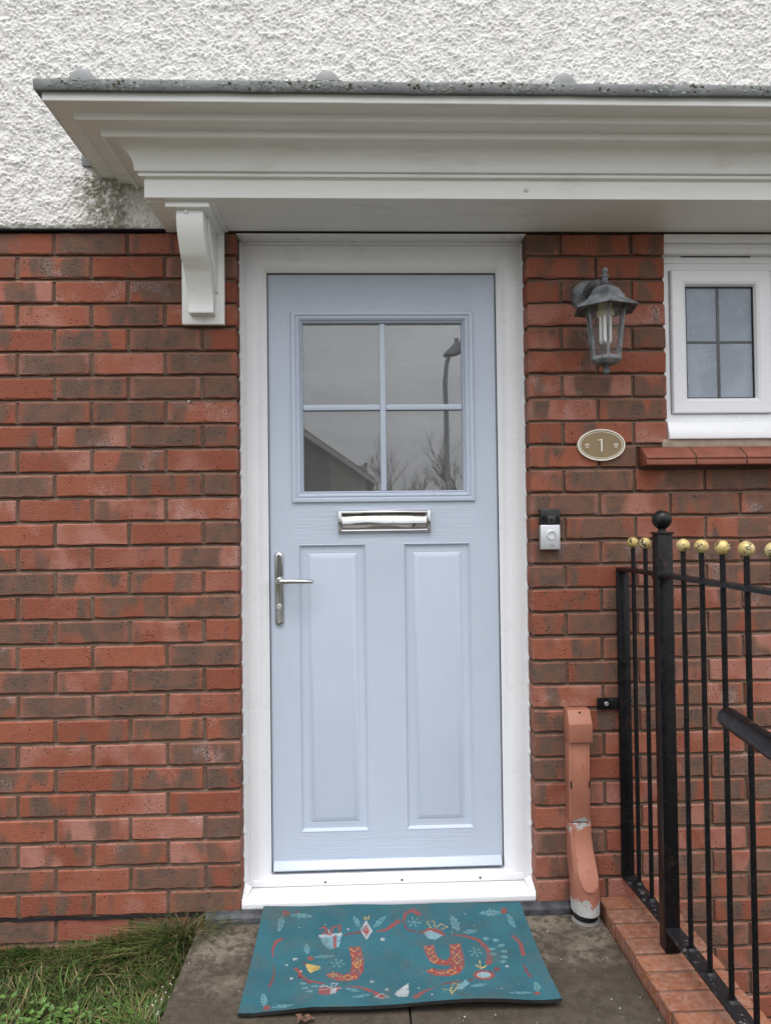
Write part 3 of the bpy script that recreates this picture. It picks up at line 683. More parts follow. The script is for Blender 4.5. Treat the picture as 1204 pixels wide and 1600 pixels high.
# letterbox
lb = MB(); lb.rect(-.150, .1495, 1.1570, 1.2290, [(0, LF-.0003), (0, LF-.008), (.0025, LF-.012), (.006, LF-.0135), (.010, LF-.012), (.0115, LF-.0045)], True)
lbx = obj('letterbox', lb.mesh('letterbox', smooth=True, angle=40), 'chrome', door)
fl = MB(); fl.prism_x([(LF-.005, 1.2155), (LF-.0075, 1.2145), (LF-.0155, 1.2000), (LF-.0165, 1.198), (LF-.0165, 1.1730), (LF-.0155, 1.1712), (LF-.005, 1.1705)], -.1365, .1360)
obj('flap', fl.mesh('flap', bevel=.0008), 'chrome', lbx)
for sx in (-1, 1):
    mb = MB(); x = sx*.1435; mb.prism([(x-.0055, 1.1585), (x+.0055, 1.1585), (x+.0055, 1.2275), (x-.0055, 1.2275)], LF-.0175, LF-.012); obj('end_cap', mb.mesh('end_cap', bevel=.0022), 'chrome', lbx)
mb = MB(); mb.box(-.1355, .1350, LF-.0058, LF-.0046, 1.2157, 1.2185); obj('flap_gap', mb, 'dark_gap', lbx)
# lever handle on a long plate
def stadium(x, hw, z0, z1, n=10):
    return [(x+hw*math.cos(a), z1-hw+hw*math.sin(a)) for a in np.linspace(0, math.pi, n)]+[(x+hw*math.cos(a), z0+hw+hw*math.sin(a)) for a in np.linspace(math.pi, 2*math.pi, n)]
HXc = -.3405
s = MB(); rings = [[(x, y, z) for x, z in stadium(HXc, hw, .8605+k, 1.0995-k)] for hw, y, k in ((.0145, LF-.0002, 0), (.0145, LF-.004, 0), (.0128, LF-.0075, .0017), (.0095, LF-.0098, .005), (.004, LF-.0105, .0105))]
s.loops(rings, True, False, True); hd = obj('handle', s.mesh('handle', smooth=True, angle=60), 'chrome', door)
s = MB(); s.lathe((HXc+.001, LF-.0095, 1.0065), [(.0115, 0), (.0115, .006), (.0095, .009), (.0078, .010), (.0078, .034)], 18, 'y'); obj('rose', s.mesh('rose', smooth=True, angle=40), 'chrome', hd)
s = MB(); pts = [(HXc+.001, LF-.043, 1.0065), (HXc+.006, LF-.051, 1.0065), (HXc+.018, LF-.055, 1.0068), (HXc+.05, LF-.056, 1.0065), (HXc+.085, LF-.054, 1.0055), (HXc+.108, LF-.050, 1.0045), (HXc+.1125, LF-.049, 1.0043)]
s.tube(pts, [.0078, .0085, .0085, .0085, .0082, .007, .0035], 14); obj('lever', s.mesh('lever', smooth=True, angle=70), 'chrome', hd)
s = MB(); s.lathe((HXc, LF-.0098, .9240), [(.0085, 0), (.0085, .003), (.007, .0038), (.0066, .0022)], 16, 'y'); s.box(HXc-.0009, HXc+.0009, LF-.0128, LF-.0118, .918, .930); obj('lock_cylinder', s.mesh('lock_cylinder', smooth=True, angle=40), 'aluminium', hd)
s = MB(); s.loops([[(HXc+r*math.cos(a), y, .9045+r*.8*math.sin(a)) for a in np.linspace(math.pi*1.08, math.pi*1.92, 9)] for r, y in ((.0125, LF-.0085), (.0118, LF-.0125), (.0085, LF-.0125), (.008, LF-.0095))], False); obj('lip', s.mesh('lip', smooth=True, angle=60), 'chrome', hd)

# ================================================================== THE SMALL WINDOW
win = thing('casement_window', (1.35, .03, 1.43), 'white plastic window with small obscured-glass casement right of the lantern', 'window')
WY = .030
def ring_frame(x0, x1, z0, z1, prof, name, m, par, ang=25):
    s = MB(); s.rect(x0, x1, z0, z1, prof); return obj(name, s.mesh(name, smooth=True, angle=ang), m, par)
wf = ring_frame(.897, 1.803, 1.501, 2.0125, [(0, .10), (0, WY+.002), (.002, WY), (.0215, WY), (.0245, WY+.003), (.026, WY+.012), (.0262, .09)], 'frame', 'white_pvc', win)
mb = MB(); mb.box(.897, 1.803, WY+.001, .09, 2.0127, 2.0358); obj('head_extension', mb.mesh('head_extension', bevel=.001), 'white_pvc', wf)
mb = MB(); mb.box(.896, 1.804, -.0010, .060, 2.0690, 2.0955); obj('head_board', mb.mesh('head_board', bevel=.002), 'white_pvc', wf)
mb = MB(); mb.box(.897, 1.803, .0095, .065, 2.0362, 2.0685); obj('head_trim', mb.mesh('head_trim', bevel=.004), 'white_pvc', wf)
mb = MB(); mb.box(.962, 1.19, .0295, .034, 2.0325, 2.0360); obj('vent_slot', mb, 'dark_gap', wf)
mb = MB(); mb.box(1.2485, 1.2785, WY+.0005, .09, 1.527, 1.987); obj('mullion', mb.mesh('mullion', bevel=.002), 'white_pvc', wf)
def casement(x0, x1, z0, z1, bars, nm):
    sa = ring_frame(x0, x1, z0, z1, [(0, WY+.010), (0, WY-.010), (.003, WY-.013), (.036, WY-.013), (.0365, WY-.0122), (.0375, WY-.0122), (.038, WY-.013), (.0445, WY-.010), (.0490, WY-.002), (.0500, WY+.001), (.0500, WY+.014)], nm, 'white_pvc', win)
    s = MB(); s.rect(x0+.0496, x1-.0496, z0+.0496, z1-.0496, [(0, WY+.0005), (.0028, WY+.0005), (.0028, WY+.013)]); obj('gasket', s, 'rubber_black', sa)
    ix0, ix1, iz0, iz1 = x0+.0525, x1-.0525, z0+.0525, z1-.0525
    if bars:
        cx, cz = (ix0+ix1)/2-.003, (iz0+iz1)/2+.002
        mb = MB(); mb.box(cx-.0045, cx+.0045, WY+.0050, WY+.0078, iz0, iz1); obj('glazing_strip', mb.mesh('glazing_strip', bevel=.001), 'leaded_grey', sa)
        for a, b in ((ix0, cx-.0047), (cx+.0047, ix1)):
            mb = MB(); mb.box(a, b, WY+.0052, WY+.0078, cz-.0038, cz+.0038); obj('glazing_strip', mb.mesh('glazing_strip', bevel=.001), 'leaded_grey', sa)
        for a, b in ((ix0, cx), (cx, ix1)):
            for c, d in ((iz0, cz), (cz, iz1)):
                mb = MB(); mb.box(a+.0001, b-.0001, WY+.008, WY+.012, c+.0001, d-.0001); obj('pane', mb, 'obscure_glass', sa)
    else:
        mb = MB(); mb.box(ix0, ix1, WY+.008, WY+.012, iz0, iz1); obj('pane', mb, 'obscure_glass', sa)
casement(.9245, 1.2465, 1.5265, 1.9870, True, 'casement')
casement(1.2805, 1.7755, 1.5265, 1.9870, False, 'casement')
mb = MB(); mb.prism_x([(.09, 1.4415), (.09, 1.5005), (.010, 1.5000), (.0055, 1.497), (-.0035, 1.4665), (-.0055, 1.4645), (-.0055, 1.4635), (-.0075, 1.4625), (-.0105, 1.4460), (-.0095, 1.4415)], .8985, 1.8015)
obj('sill', mb.mesh('sill', bevel=.0008), 'white_pvc', win)
s = MB(); pts, rad = [], []
for z in np.arange(1.445, 2.094, .0075):
    ph = ((2.1-z) % .075); gk = max(0, 1-min(ph, .075-ph)/.009); pts.append((.8958-.0035*gk, .0265-.012*gk, z)); rad.append(.0026+.001*random.random()+.0034*gk)
s.tube(pts, rad, 6); obj('sealant', s.mesh('sealant', smooth=True, angle=80), 'white_pvc', win)
mb = MB(); mb.box(.878, 1.9, -.002, .02, 1.4157, 1.4412); obj('mortar_bed', mb.mesh('mortar_bed', bevel=.002), 'pale_mortar', win)
xx = .803
for k in range(7):
    t = MB(); w = .1525; x0, x1 = xx+random.uniform(-.0008, .0008), xx+w
    t.prism_x([(.012, 1.4155), (-.010, 1.4150), (-.0140, 1.4140), (-.0560, 1.3835), (-.058, 1.3810), (-.058, 1.3765), (-.054, 1.3745), (-.054, 1.3725), (-.058, 1.3705), (-.058, 1.3575), (-.056, 1.3555), (.012, 1.3555)], x0, x1)
    obj('sill_tile', t.mesh('sill_tile', bevel=.0015), 'tile_red', win); xx += w+.006
mb = MB(); mb.prism_x([(.01, 1.3568), (-.0525, 1.3568), (-.0525, 1.3815), (-.012, 1.4115), (.01, 1.4115)], .806, 1.88); obj('tile_joint', mb, 'mortar', win)
# ================================================================== THE WALL LANTERN
LXc, LYc = .658, -.130
lan = thing('wall_lantern', (LXc, 0, 1.78), 'weathered grey hexagonal lantern with fluorescent bulb on the brick pier', 'lantern')
s = MB(); s.lathe((.645, -.0005, 1.893), [(.052, 0), (.052, .008), (.046, .018), (.030, .025), (.0, .027)], 24, 'y', cap1=False); bp = obj('wall_plate', s.mesh('wall_plate', smooth=True, angle=50), 'weathered_metal', lan)
for dx, dz in ((-.030, -.016), (.026, -.02)):
    s = MB(); s.lathe((.645+dx, -.016, 1.893+dz), [(.005, 0), (.005, .004), (.002, .005)], 10, 'y'); obj('screw_head', s, 'screw_dark', bp)
s = MB(); s.tube([(.645, -.015, 1.897), (.647, -.05, 1.908), (.651, -.085, 1.904), (.657, -.118, 1.884), (LXc, LYc, 1.865)], [.024, .020, .018, .019, .022], 8); obj('arm', s.mesh('arm', smooth=True, angle=50), 'weathered_metal', lan)
A6 = R(19)
def hexr(r, z): return [(LXc+r*math.cos(A6+k*math.pi/3), LYc+r*math.sin(A6+k*math.pi/3), z) for k in range(6)]
s = MB(); s.loops([hexr(.0985, 1.8130), hexr(.099, 1.8165), hexr(.062, 1.8400), hexr(.0575, 1.8500), hexr(.0535, 1.8535), hexr(.044, 1.8700), hexr(.028, 1.8815), hexr(.017, 1.8875)], True, False, True)
s.loops([hexr(.0985, 1.8130), hexr(.062, 1.8315)], True, False, True)
cap = obj('roof_cap', s.mesh('roof_cap', bevel=0., smooth=True, angle=20), 'weathered_metal', lan)
s = MB(); s.lathe((LXc, LYc, 0), [(.018, 1.8885), (.014, 1.894), (.0095, 1.902), (.0085, 1.9085), (.0125, 1.912), (.0135, 1.9155), (.008, 1.918), (.0055, 1.9225), (.0088, 1.926), (.0108, 1.932), (.0088, 1.938), (.003, 1.9415)], 12); obj('finial', s.mesh('finial', smooth=True, angle=50), 'weathered_metal', cap)
RT, RB, ZT, ZB = .060, .0415, 1.831, 1.668
def onhex(k, t, off=0.):
    r = (RB+(RT-RB)*t)+off; a = A6+k*math.pi/3; return Vector((LXc+r*math.cos(a), LYc+r*math.sin(a), ZB+(ZT-ZB)*t))
for k in range(6):
    s = MB(); s.tube([onhex(k, 0), onhex(k, 1)], .0043, 5); obj('corner_bar', s.mesh('corner_bar', smooth=True), 'weathered_metal', lan)
    a, b, c, d = onhex(k, .03, -.001), onhex(k+1, .03, -.001), onhex(k+1, .99, -.001), onhex(k, .99, -.001)
    ctr = Vector((LXc, LYc, 0)); nin = (ctr-Vector(((a+b)/2).to_tuple()[:2]+(0,))); nin.z = 0; nin.normalize(); q = nin*.0015
    s = MB(); s.loops([[a, b, c, d], [a+q, b+q, c+q, d+q]], True, True, True); obj('pane', s, 'clear_glass', lan)
s = MB(); s.loops([hexr(.046, 1.6725), hexr(.047, 1.668), hexr(.046, 1.662), hexr(.040, 1.6565), hexr(.034, 1.652), hexr(.016, 1.6465)], True, True, True); bs = obj('base', s.mesh('base', smooth=True, angle=20), 'weathered_metal', lan)
s = MB(); s.lathe((LXc, LYc, 0), [(.012, 1.6468), (.0075, 1.642), (.007, 1.638), (.011, 1.634), (.0115, 1.629), (.007, 1.622), (.002, 1.6195)], 12); obj('drop', s.mesh('drop', smooth=True, angle=50), 'weathered_metal', bs)
s = MB(); s.lathe((LXc, LYc, 0), [(.019, 1.8315), (.019, 1.8140), (.0235, 1.8130), (.0255, 1.8080), (.0255, 1.797), (.022, 1.794)], 18); bulb = obj('bulb', s.mesh('bulb', smooth=True, angle=40), 'cream_plastic', lan)
for k in range(3):
    a = .5+k*2*math.pi/3; cx, cy = LXc+.0125*math.cos(a), LYc+.0125*math.sin(a); ox, oy = -.0062*math.sin(a), .0062*math.cos(a)
    pts = [(cx+ox, cy+oy, 1.7945), (cx+ox, cy+oy, 1.722), (cx+ox*.7, cy+oy*.7, 1.7175), (cx, cy, 1.716), (cx-ox*.7, cy-oy*.7, 1.7175), (cx-ox, cy-oy, 1.722), (cx-ox, cy-oy, 1.7945)]
    s = MB(); s.tube(pts, .0050, 10); obj('tube', s.mesh('tube', smooth=True, angle=80), 'lamp_tube', bulb)

# ================================================================== THE HOUSE NUMBER
PCX, PCZ = .6802, 1.4240
pl = thing('house_number_plaque', (PCX, 0, PCZ), 'oval bronze-brown plaque with cream border and numeral 1', 'plaque')
def oval(a, b, n=48): return [(a*math.cos(2*math.pi*k/n), b*math.sin(2*math.pi*k/n)) for k in range(n)]
def ovalring(a, b, a2, b2, y0, y1):
    s = MB(); o, i = oval(a, b), oval(a2, b2); P = lambda q, y: [(PCX+x, y, PCZ+z) for x, z in q]
    s.loops([P(o, y0), P(o, y1), P(i, y1), P(i, y0)], True); return s
s = MB(); P = lambda q, y: [(PCX+x, y, PCZ+z) for x, z in q]
s.loops([P(oval(.0715, .0465), .004), P(oval(.0715, .0465), -.0095)], True, False, True); obj('plate', s.mesh('plate', smooth=True), 'plaque_bronze', pl)
obj('rim', ovalring(.0748, .0498, .0706, .0456, .005, -.0115).mesh('rim', bevel=.0006), 'plaque_cream', pl)
obj('inner_line', ovalring(.0672, .0422, .0656, .0406, -.0094, -.0099), 'plaque_cream', pl)
s = MB(); s.prism([(-.0019+PCX, PCZ-.0205), (.0026+PCX, PCZ-.0205), (.0026+PCX, PCZ+.0195), (-.0005+PCX, PCZ+.0195), (-.0115+PCX, PCZ+.0155), (-.0120+PCX, PCZ+.0135), (-.0019+PCX, PCZ+.0155)], -.0094, -.0106); obj('numeral', s, 'plaque_cream', pl)
for sx in (-1, 1):
    s = MB(); c = PCX+sx*.0455
    for k in range(5):
        a = R(90)+sx*(k-2)*R(38); r = .0082; ux, uz = math.cos(a), math.sin(a); px, pz = -uz, ux; cz = PCZ-.002
        s.prism([(c+ux*.0018, cz+uz*.0018), (c+ux*r*.6+px*.0015, cz+uz*r*.6+pz*.0015), (c+ux*r, cz+uz*r), (c+ux*r*.6-px*.0015, cz+uz*r*.6-pz*.0015)], -.0094, -.0103)
    s.prism([(c-.0062, PCZ-.0068), (c, PCZ-.0048), (c+.0062, PCZ-.0068), (c, PCZ-.0082)], -.0094, -.0103)
    obj('flower_motif', s, 'plaque_cream', pl)

# ================================================================== THE VIDEO DOORBELL
DX0, DX1, DZ0, DZ1 = .4795, .5405, 1.0985, 1.2255
db = thing('video_doorbell', (.51, 0, 1.16), 'black and silver video doorbell on brick beside the door frame', 'doorbell')
s = MB(); s.box(DX0+.001, DX1-.001, -.022, .004, DZ0+.001, DZ1-.001); obj('backing', s.mesh('backing', bevel=.004), 'gloss_black', db)
s = MB(); s.box(DX0, DX1, -.0265, -.003, DZ0+.0775, DZ1); top = obj('camera_cover', s.mesh('camera_cover', bevel=.003, seg=3), 'gloss_black', db)
s = MB(); s.box(DX0, DX1, -.0265, -.003, DZ0, DZ0+.0770); low = obj('face_plate', s.mesh('face_plate', bevel=.003, seg=3), 'brushed_silver', db)
dcx = (DX0+DX1)/2+.0025
s = MB(); s.box(dcx-.0125, dcx+.0125, -.0285, -.0262, DZ0+.0805, DZ0+.1045); obj('lens_window', s.mesh('lens_window', bevel=.001), 'lens_grey', top)
s = MB(); s.lathe((dcx, -.0283, DZ0+.0925), [(.0062, 0), (.0062, .0012), (.0045, .0014), (.004, .0004)], 16, 'y'); obj('lens', s, 'gloss_black', top)
s = MB(); s.lathe((dcx, -.0262, DZ0+.0455), [(.0152, 0), (.0152, .0018), (.0135, .0028), (.0120, .0024), (.0116, .0008)], 28, 'y', cap1=False); obj('button_ring', s.mesh('button_ring', smooth=True, angle=40), 'aluminium', low)
s = MB(); s.lathe((dcx, -.0262, DZ0+.0455), [(.0108, 0), (.0108, .0016), (.008, .0012), (.001, .0008)], 24, 'y'); obj('button', s.mesh('button', smooth=True, angle=40), 'brushed_silver', low)
cu = bpy.data.curves.new('logo', 'FONT'); cu.body = 'ring'; cu.size = .0105; cu.extrude = .0003; cu.align_x = 'CENTER'; cu.resolution_u = 3
tmp = bpy.data.objects.new('logo_source', cu); COL.objects.link(tmp)
dg = bpy.context.evaluated_depsgraph_get(); me = bpy.data.meshes.new_from_object(tmp.evaluated_get(dg)); bpy.data.objects.remove(tmp); bpy.data.curves.remove(cu); me.name = 'lettering'
simple('logo_grey', (.22, .23, .25), .5)
me.materials.clear(); me.transform(Matrix.Translation((dcx, -.0268, DZ0+.0105))@Matrix.Rotation(R(90), 4, 'X')); obj('lettering', me, 'logo_grey', low)

# ================================================================== THE PIPE COVER
pc = thing('pipe_cover', (.585, -.04, 0), 'terracotta painted pipe cover on brick, paint peeling at its foot', 'pipe cover')
s = MB(); s.loops([[(.5485, .003, .271), (.5485, -.046, .271), (.5525, -.051, .271), (.6085, -.051, .271), (.6125, -.046, .271), (.6125, .003, .271)], [(.5505, .003, .512), (.5505, -.046, .512), (.5545, -.051, .512), (.6105, -.051, .512), (.6145, -.046, .512), (.6145, .003, .512)]], True, True, True); tr = obj('trunk', s.mesh('trunk', bevel=.0012), 'terracotta_paint', pc)
for x in (.5515, .6085):
    s = MB(); s.box(x, x+.0045, -.0525, -.0505, .372, .394); obj('clip_slot', s.mesh('clip_slot', bevel=.001), 'screw_dark', tr)
s = MB(); s.box(.5575, .5585, -.0520, -.0508, .285, .508); s.box(.603, .604, -.0520, -.0508, .285, .508); obj('edge_rib', s, 'terracotta_paint', tr)
s = MB(); s.loops([[(x0, y0, z) for x0, y0 in ((.5475, .003), (.5475, -.0615), (.6195, -.0615), (.6195, .003))] for z in (.5125, .568)]+[[(.5485, .003, .606), (.5500, -.034, .606), (.6200, -.034, .606), (.6200, .003, .606)]], True, True, True)
cp = obj('cap', s.mesh('cap', bevel=.0018), 'terracotta_paint', pc)
s = MB(); s.lathe((.587, -.0405, .5985), [(.0032, -.002), (.0032, .0012), (.001, .0012)], 10, 'y'); obj('screw_hole', s, 'screw_dark', cp)
# boot: square at the top, leaning out to a round mouth
def sqr(cx, cy, hw, hd, rr, z, n=24):
    out = []
    for k in range(n):
        a = -math.pi/2+2*math.pi*(k+.5)/n; c, s_ = math.cos(a), math.sin(a); e = rr
        out.append((cx+hw*math.copysign(abs(c)**e, c), cy+hd*math.copysign(abs(s_)**e, s_), z))
    return out
s = MB(); s.loops([sqr(.5815, -.025, .0335, .027, .2, .266), sqr(.5815, -.025, .0335, .027, .2, .232), sqr(.583, -.030, .0345, .033, .25, .19), sqr(.585, -.038, .0370, .043, .36, .15), sqr(.587, -.047, .0395, .053, .6, .112), sqr(.588, -.053, .0410, .058, .95, .086), sqr(.5885, -.055, .0415, .058, 1., .070), sqr(.589, -.055, .0415, .058, 1., .012), sqr(.589, -.055, .0365, .053, 1., .011), sqr(.589, -.055, .0365, .053, 1., .05)], True, True, True)
bt = obj('boot', s.mesh('boot', smooth=True, angle=45), 'terracotta_paint', pc)
s = MB(); face_r = [[(.5835+w, -.0545-.0, .255), ] for w in (0,)]
s = MB(); fp = []
prof = [(.2545, -.0535, .0215), (.228, -.0545, .0235), (.19, -.066, .0265), (.155, -.0850, .0290), (.125, -.1030, .0285), (.105, -.1135, .0235), (.0925, -.1185, .0135)]
s.loops([[(.5832+(.2545-z)*.03-w, y, z), (.5832+(.2545-z)*.03-w*.5, y-.0035, z), (.5832+(.2545-z)*.03+w*.5, y-.0035, z), (.5832+(.2545-z)*.03+w, y, z)] for z, y, w in prof], False); obj('sloping_face', s.mesh('sloping_face', smooth=True, angle=50), 'terracotta_paint', bt)
s = MB(); s.lathe((.589, -.055, 0), [(.0335, .055), (.0335, -.014)], 20); obj('pipe', s.mesh('pipe', smooth=True), 'rubber_black', pc)
s = MB(); s.loops([[(.589+r*math.cos(a), -.055+r*1.15*math.sin(a), z) for a in np.linspace(math.pi, 2*math.pi, 13)] for r, z in ((.0425, -.0185), (.041, -.0105), (.036, -.0105), (.0355, -.0185))], False); obj('collar', s.mesh('collar', smooth=True), 'kerb', pc)

# ================================================================== PATH, GROUND AND LOW WALL
path = struct(bpy.data.objects.new('path', None)); COL.objects.link(path); path.location = (0, -.5, -.02)
def slab(x0, x1, y0, y1, zt, th=.085, seed=1):
    s = MB(); n = 14; rnd = random.Random(seed)
    s.box(x0, x1, y0, y1, zt-th, zt); me = s.mesh('paving_slab', bevel=.004, seg=2); return obj('paving_slab', me, 'concrete_slab', path)
slab(-.578, .0285, -.99, -.0255, -.0195); slab(.0325, .640, -.99, -.0255, -.0200)
mb = MB(); mb.box(.0287, .0323, -.99, -.027, -.07, -.034); obj('joint', mb, 'dark_gap', path)
mb = MB(); mb.box(-.578, .640, -1.35, -.9925, -.30, -.195); obj('step', mb.mesh('step', bevel=.004), 'concrete_slab', path)
mb = MB(); mb.box(-.60, .640, -6.0, -1.3525, -.5, -.37); obj('lower_path', mb.mesh('lower_path', bevel=.004), 'concrete_slab', path)
# dark drainage strip between sill and slab
dr = thing('drainage_strip', (0, -.012, -.02), 'narrow dark grey ribbed strip between doorstep and slab', 'strip')
mb = MB(); mb.prism_x([(.0, -.06), (.0, .0095), (-.0085, .0105), (-.009, .004), (-.0115, .004), (-.012, .0015), (-.0235, -.0035), (-.024, -.011), (-.0245, -.06)], -.56, .553); obj('channel', mb.mesh('channel', bevel=.0008), 'slate_strip', dr)
# low wall that carries the railing: brick-on-edge coping over courses
lw = thing('dwarf_wall', (.75, -.8, -.55), 'low orange-red wall with brick-on-edge coping under the railing', 'wall')
CBX0, CBX1, CZT = .6435, .8555, .0205
COP = []
def coping_mesh(k):
    me = brick_mesh(CBX1-CBX0, .0655, .1025, 500+k, .0009, .003).copy(); me.materials.clear(); me.materials.append(MAT['brick_clean']); return me
COP = [coping_mesh(k) for k in range(6)]
yy = -.0065; k = 0
while yy > -1.75:
    o = bpy.data.objects.new('brick', COP[k % 6]); COL.objects.link(o); o.location = ((CBX0+CBX1)/2+random.uniform(-.002, .002), yy-.033, CZT-.0515+random.uniform(-.0015, .001)); o.rotation_euler = (random.uniform(-.012, .012), random.uniform(-.004, .004), random.uniform(-.012, .012)); adopt(o, lw)
    yy -= .0765; k += 1
mb = MB(); mb.box(CBX0+.004, CBX1-.005, -1.75, -.002, -.09, CZT-.0060); mb.box(CBX0+.012, CBX1-.008, -1.75, -.002, -.75, -.09); obj('mortar', mb, 'mortar', lw)
for i in range(9):
    z = -.0905-.0375-.075*i; y = -.02-(.1125 if i % 2 else 0)
    while y > -1.7:
        me = COP[(i*3+k) % 6]; 
        o = bpy.data.objects.new('brick', me); COL.objects.link(o); o.location = (CBX1-.052, y-.1075, z); o.rotation_euler = (math.pi/2, 0, math.pi/2); o.scale = (1.012, .98, .99); adopt(o, lw)
        y -= .225; k += 1

# ground: one sheet out to the horizon, lower to the right of the dwarf wall
gx = [-150, -30, -8, -3, -1.6, -1.2, -.9, -.7, -.58, .645, .70, .845, 1.5, 3, 8, 30, 150]
gy = [-250, -60, -28, -12.6, -12.4, -7.6, -7.4, -4, -2.6, -1.6, -1.05, -.7, -.4, -.2, -.05, .155, 5, 60]
def gz(x, y):
    if x >= .80: return -.58
    if y > -1.05: return -.125+(.03 if y > -.1 and x < -.6 else 0)+.012*mnoise.noise((x*3, y*3, 0))
    if y > -2.6: return -.125-(.30)*(-1.05-y)/1.55
    return -.46
def gz2(x, y): return gz(x, y) if y > -7.5 or y < -12.5 else -.58
s = MB(); s.loops([[(x, y, gz2(x, y)) for x in gx] for y in gy], False); ground = struct(obj('ground', s.mesh('ground', smooth=True), 'lawn_soil'))
s = MB(); s.box(-80, 80, -12.45, -7.55, -.62, -.572); struct(obj('road', s, 'tarmac'))
s = MB(); s.box(-2.6, -.62, -6.0, -2.7, -.55, -.449); s.box(.86, 5.5, -6.0, -2.7, -.55, -.449); struct(obj('added_driveway', s, 'block_paving'))  # unseen paving added so the ground bounces less green light
s = MB(); s.box(-80, 80, -7.4, -6.0, -.6, -.445); struct(obj('pavement', s.mesh('pavement', bevel=.01), 'pavement')); s = MB(); s.box(-80, 80, -14.4, -12.6, -.6, -.445); struct(obj('pavement', s.mesh('pavement', bevel=.01), 'pavement'))
s = MB(); s.box(-80, 80, -7.55, -7.402, -.65, -.44); struct(obj('kerb', s.mesh('kerb', bevel=.015), 'kerb')); s = MB(); s.box(-80, 80, -12.598, -12.45, -.65, -.44); struct(obj('kerb', s.mesh('kerb', bevel=.015), 'kerb'))

# ================================================================== THE RAILING
RX = .752
rl = thing('railing', (RX, -.3, .02), 'black iron railing with gold-balled bars on the low brick wall', 'railing')
s = MB(); s.box(RX-.033, RX+.005, -.017, -.006, .088, 1.0295); obj('wall_bar', s.mesh('wall_bar', bevel=.0012), 'black_paint', rl)
s = MB(); s.loops([[(RX-.033, -.006, z), (RX+.007, -.006, z), (RX+.018, -.30, z), (RX+.02, -1.62, z), (RX-.02, -1.62, z), (RX-.022, -.30, z)] for z in (1.030, 1.040)], True, True, True); obj('top_rail', s.mesh('top_rail', bevel=.0015), 'black_paint', rl)
s = MB(); s.loops([[(RX-.033, -.006, z), (RX+.007, -.006, z), (RX+.018, -.30, z), (RX+.02, -1.62, z), (RX-.02, -1.62, z), (RX-.022, -.30, z)] for z in (.077, .0875)], True, True, True); obj('bottom_rail', s.mesh('bottom_rail', bevel=.0015), 'chipped_black_paint', rl)
s = MB(); s.box(.652, RX-.0335, -.0125, -.0055, .5985, .6345); wt = obj('fixing_tab', s.mesh('fixing_tab', bevel=.001), 'black_paint', rl)
s = MB(); s.lathe((.6795, -.0124, .6165), [(.0068, 0), (.0068, .003), (.005, .0045), (.003, .0045), (.0025, .002)], 12, 'y'); obj('bolt', s.mesh('bolt', smooth=True, angle=40), 'galvanised', wt)
def post(y):
    RX = .7485
    s = MB(); s.box(RX-.0205, RX+.0205, y-.0205, y+.0205, CZT, 1.146); p = obj('post', s.mesh('post', bevel=.002), 'black_paint', rl)
    s = MB(); s.box(RX-.0235, RX+.0235, y-.0235, y+.0235, 1.1462, 1.1525); obj('post_cap', s.mesh('post_cap', bevel=.0015), 'black_paint', p)
    s = MB(); s.lathe((RX, y, 0), [(.012, 1.1522), (.010, 1.158), (.012, 1.165)], 12); obj('neck', s.mesh('neck', smooth=True), 'black_paint', p)
    s = MB(); s.ball((RX, y, 1.1855), .0262, 20, 14); obj('post_ball', s.mesh('post_ball', smooth=True, angle=80), 'black_paint', p)
    s = MB(); s.loops([[(RX+dx, y+dy, z) for dx, dy in ((-.023, -.023), (.023, -.023), (.023, .023), (-.023, .023))] for z in (1.030-.006, 1.0405)], True, True, True); obj('weld_collar', s.mesh('weld_collar', bevel=.003), 'black_paint', p)
post(-.290); post(-1.56)
s = MB(); s.tube([(0, 0, .0872), (0, 0, 1.104)], .0064, 10); s.lathe((0, 0, 0), [(.013, .0876), (.010, .092), (.0066, .094)], 10); bal_me = s.mesh('baluster', smooth=True, angle=50); bal_me.materials.append(MAT['black_paint'])
s = MB(); s.ball((0, 0, 0), .0172, 16, 11); ball_me = s.mesh('ball', smooth=True, angle=80); ball_me.materials.append(MAT['gold_paint'])
for y in (-.067, -.162, -.410, -.511, -.613, -.717, -.820, -.925, -1.03, -1.135, -1.24, -1.345, -1.45):
    b = bpy.data.objects.new('baluster', bal_me); COL.objects.link(b); b.location = (RX, y, 0); adopt(b, rl)
    c = bpy.data.objects.new('ball', ball_me); COL.objects.link(c); c.location = (RX, y, 1.1185); c.rotation_euler = (random.uniform(0, 6), random.uniform(0, 6), random.uniform(0, 6)); c.scale = (1, 1, 1); adopt(c, b)
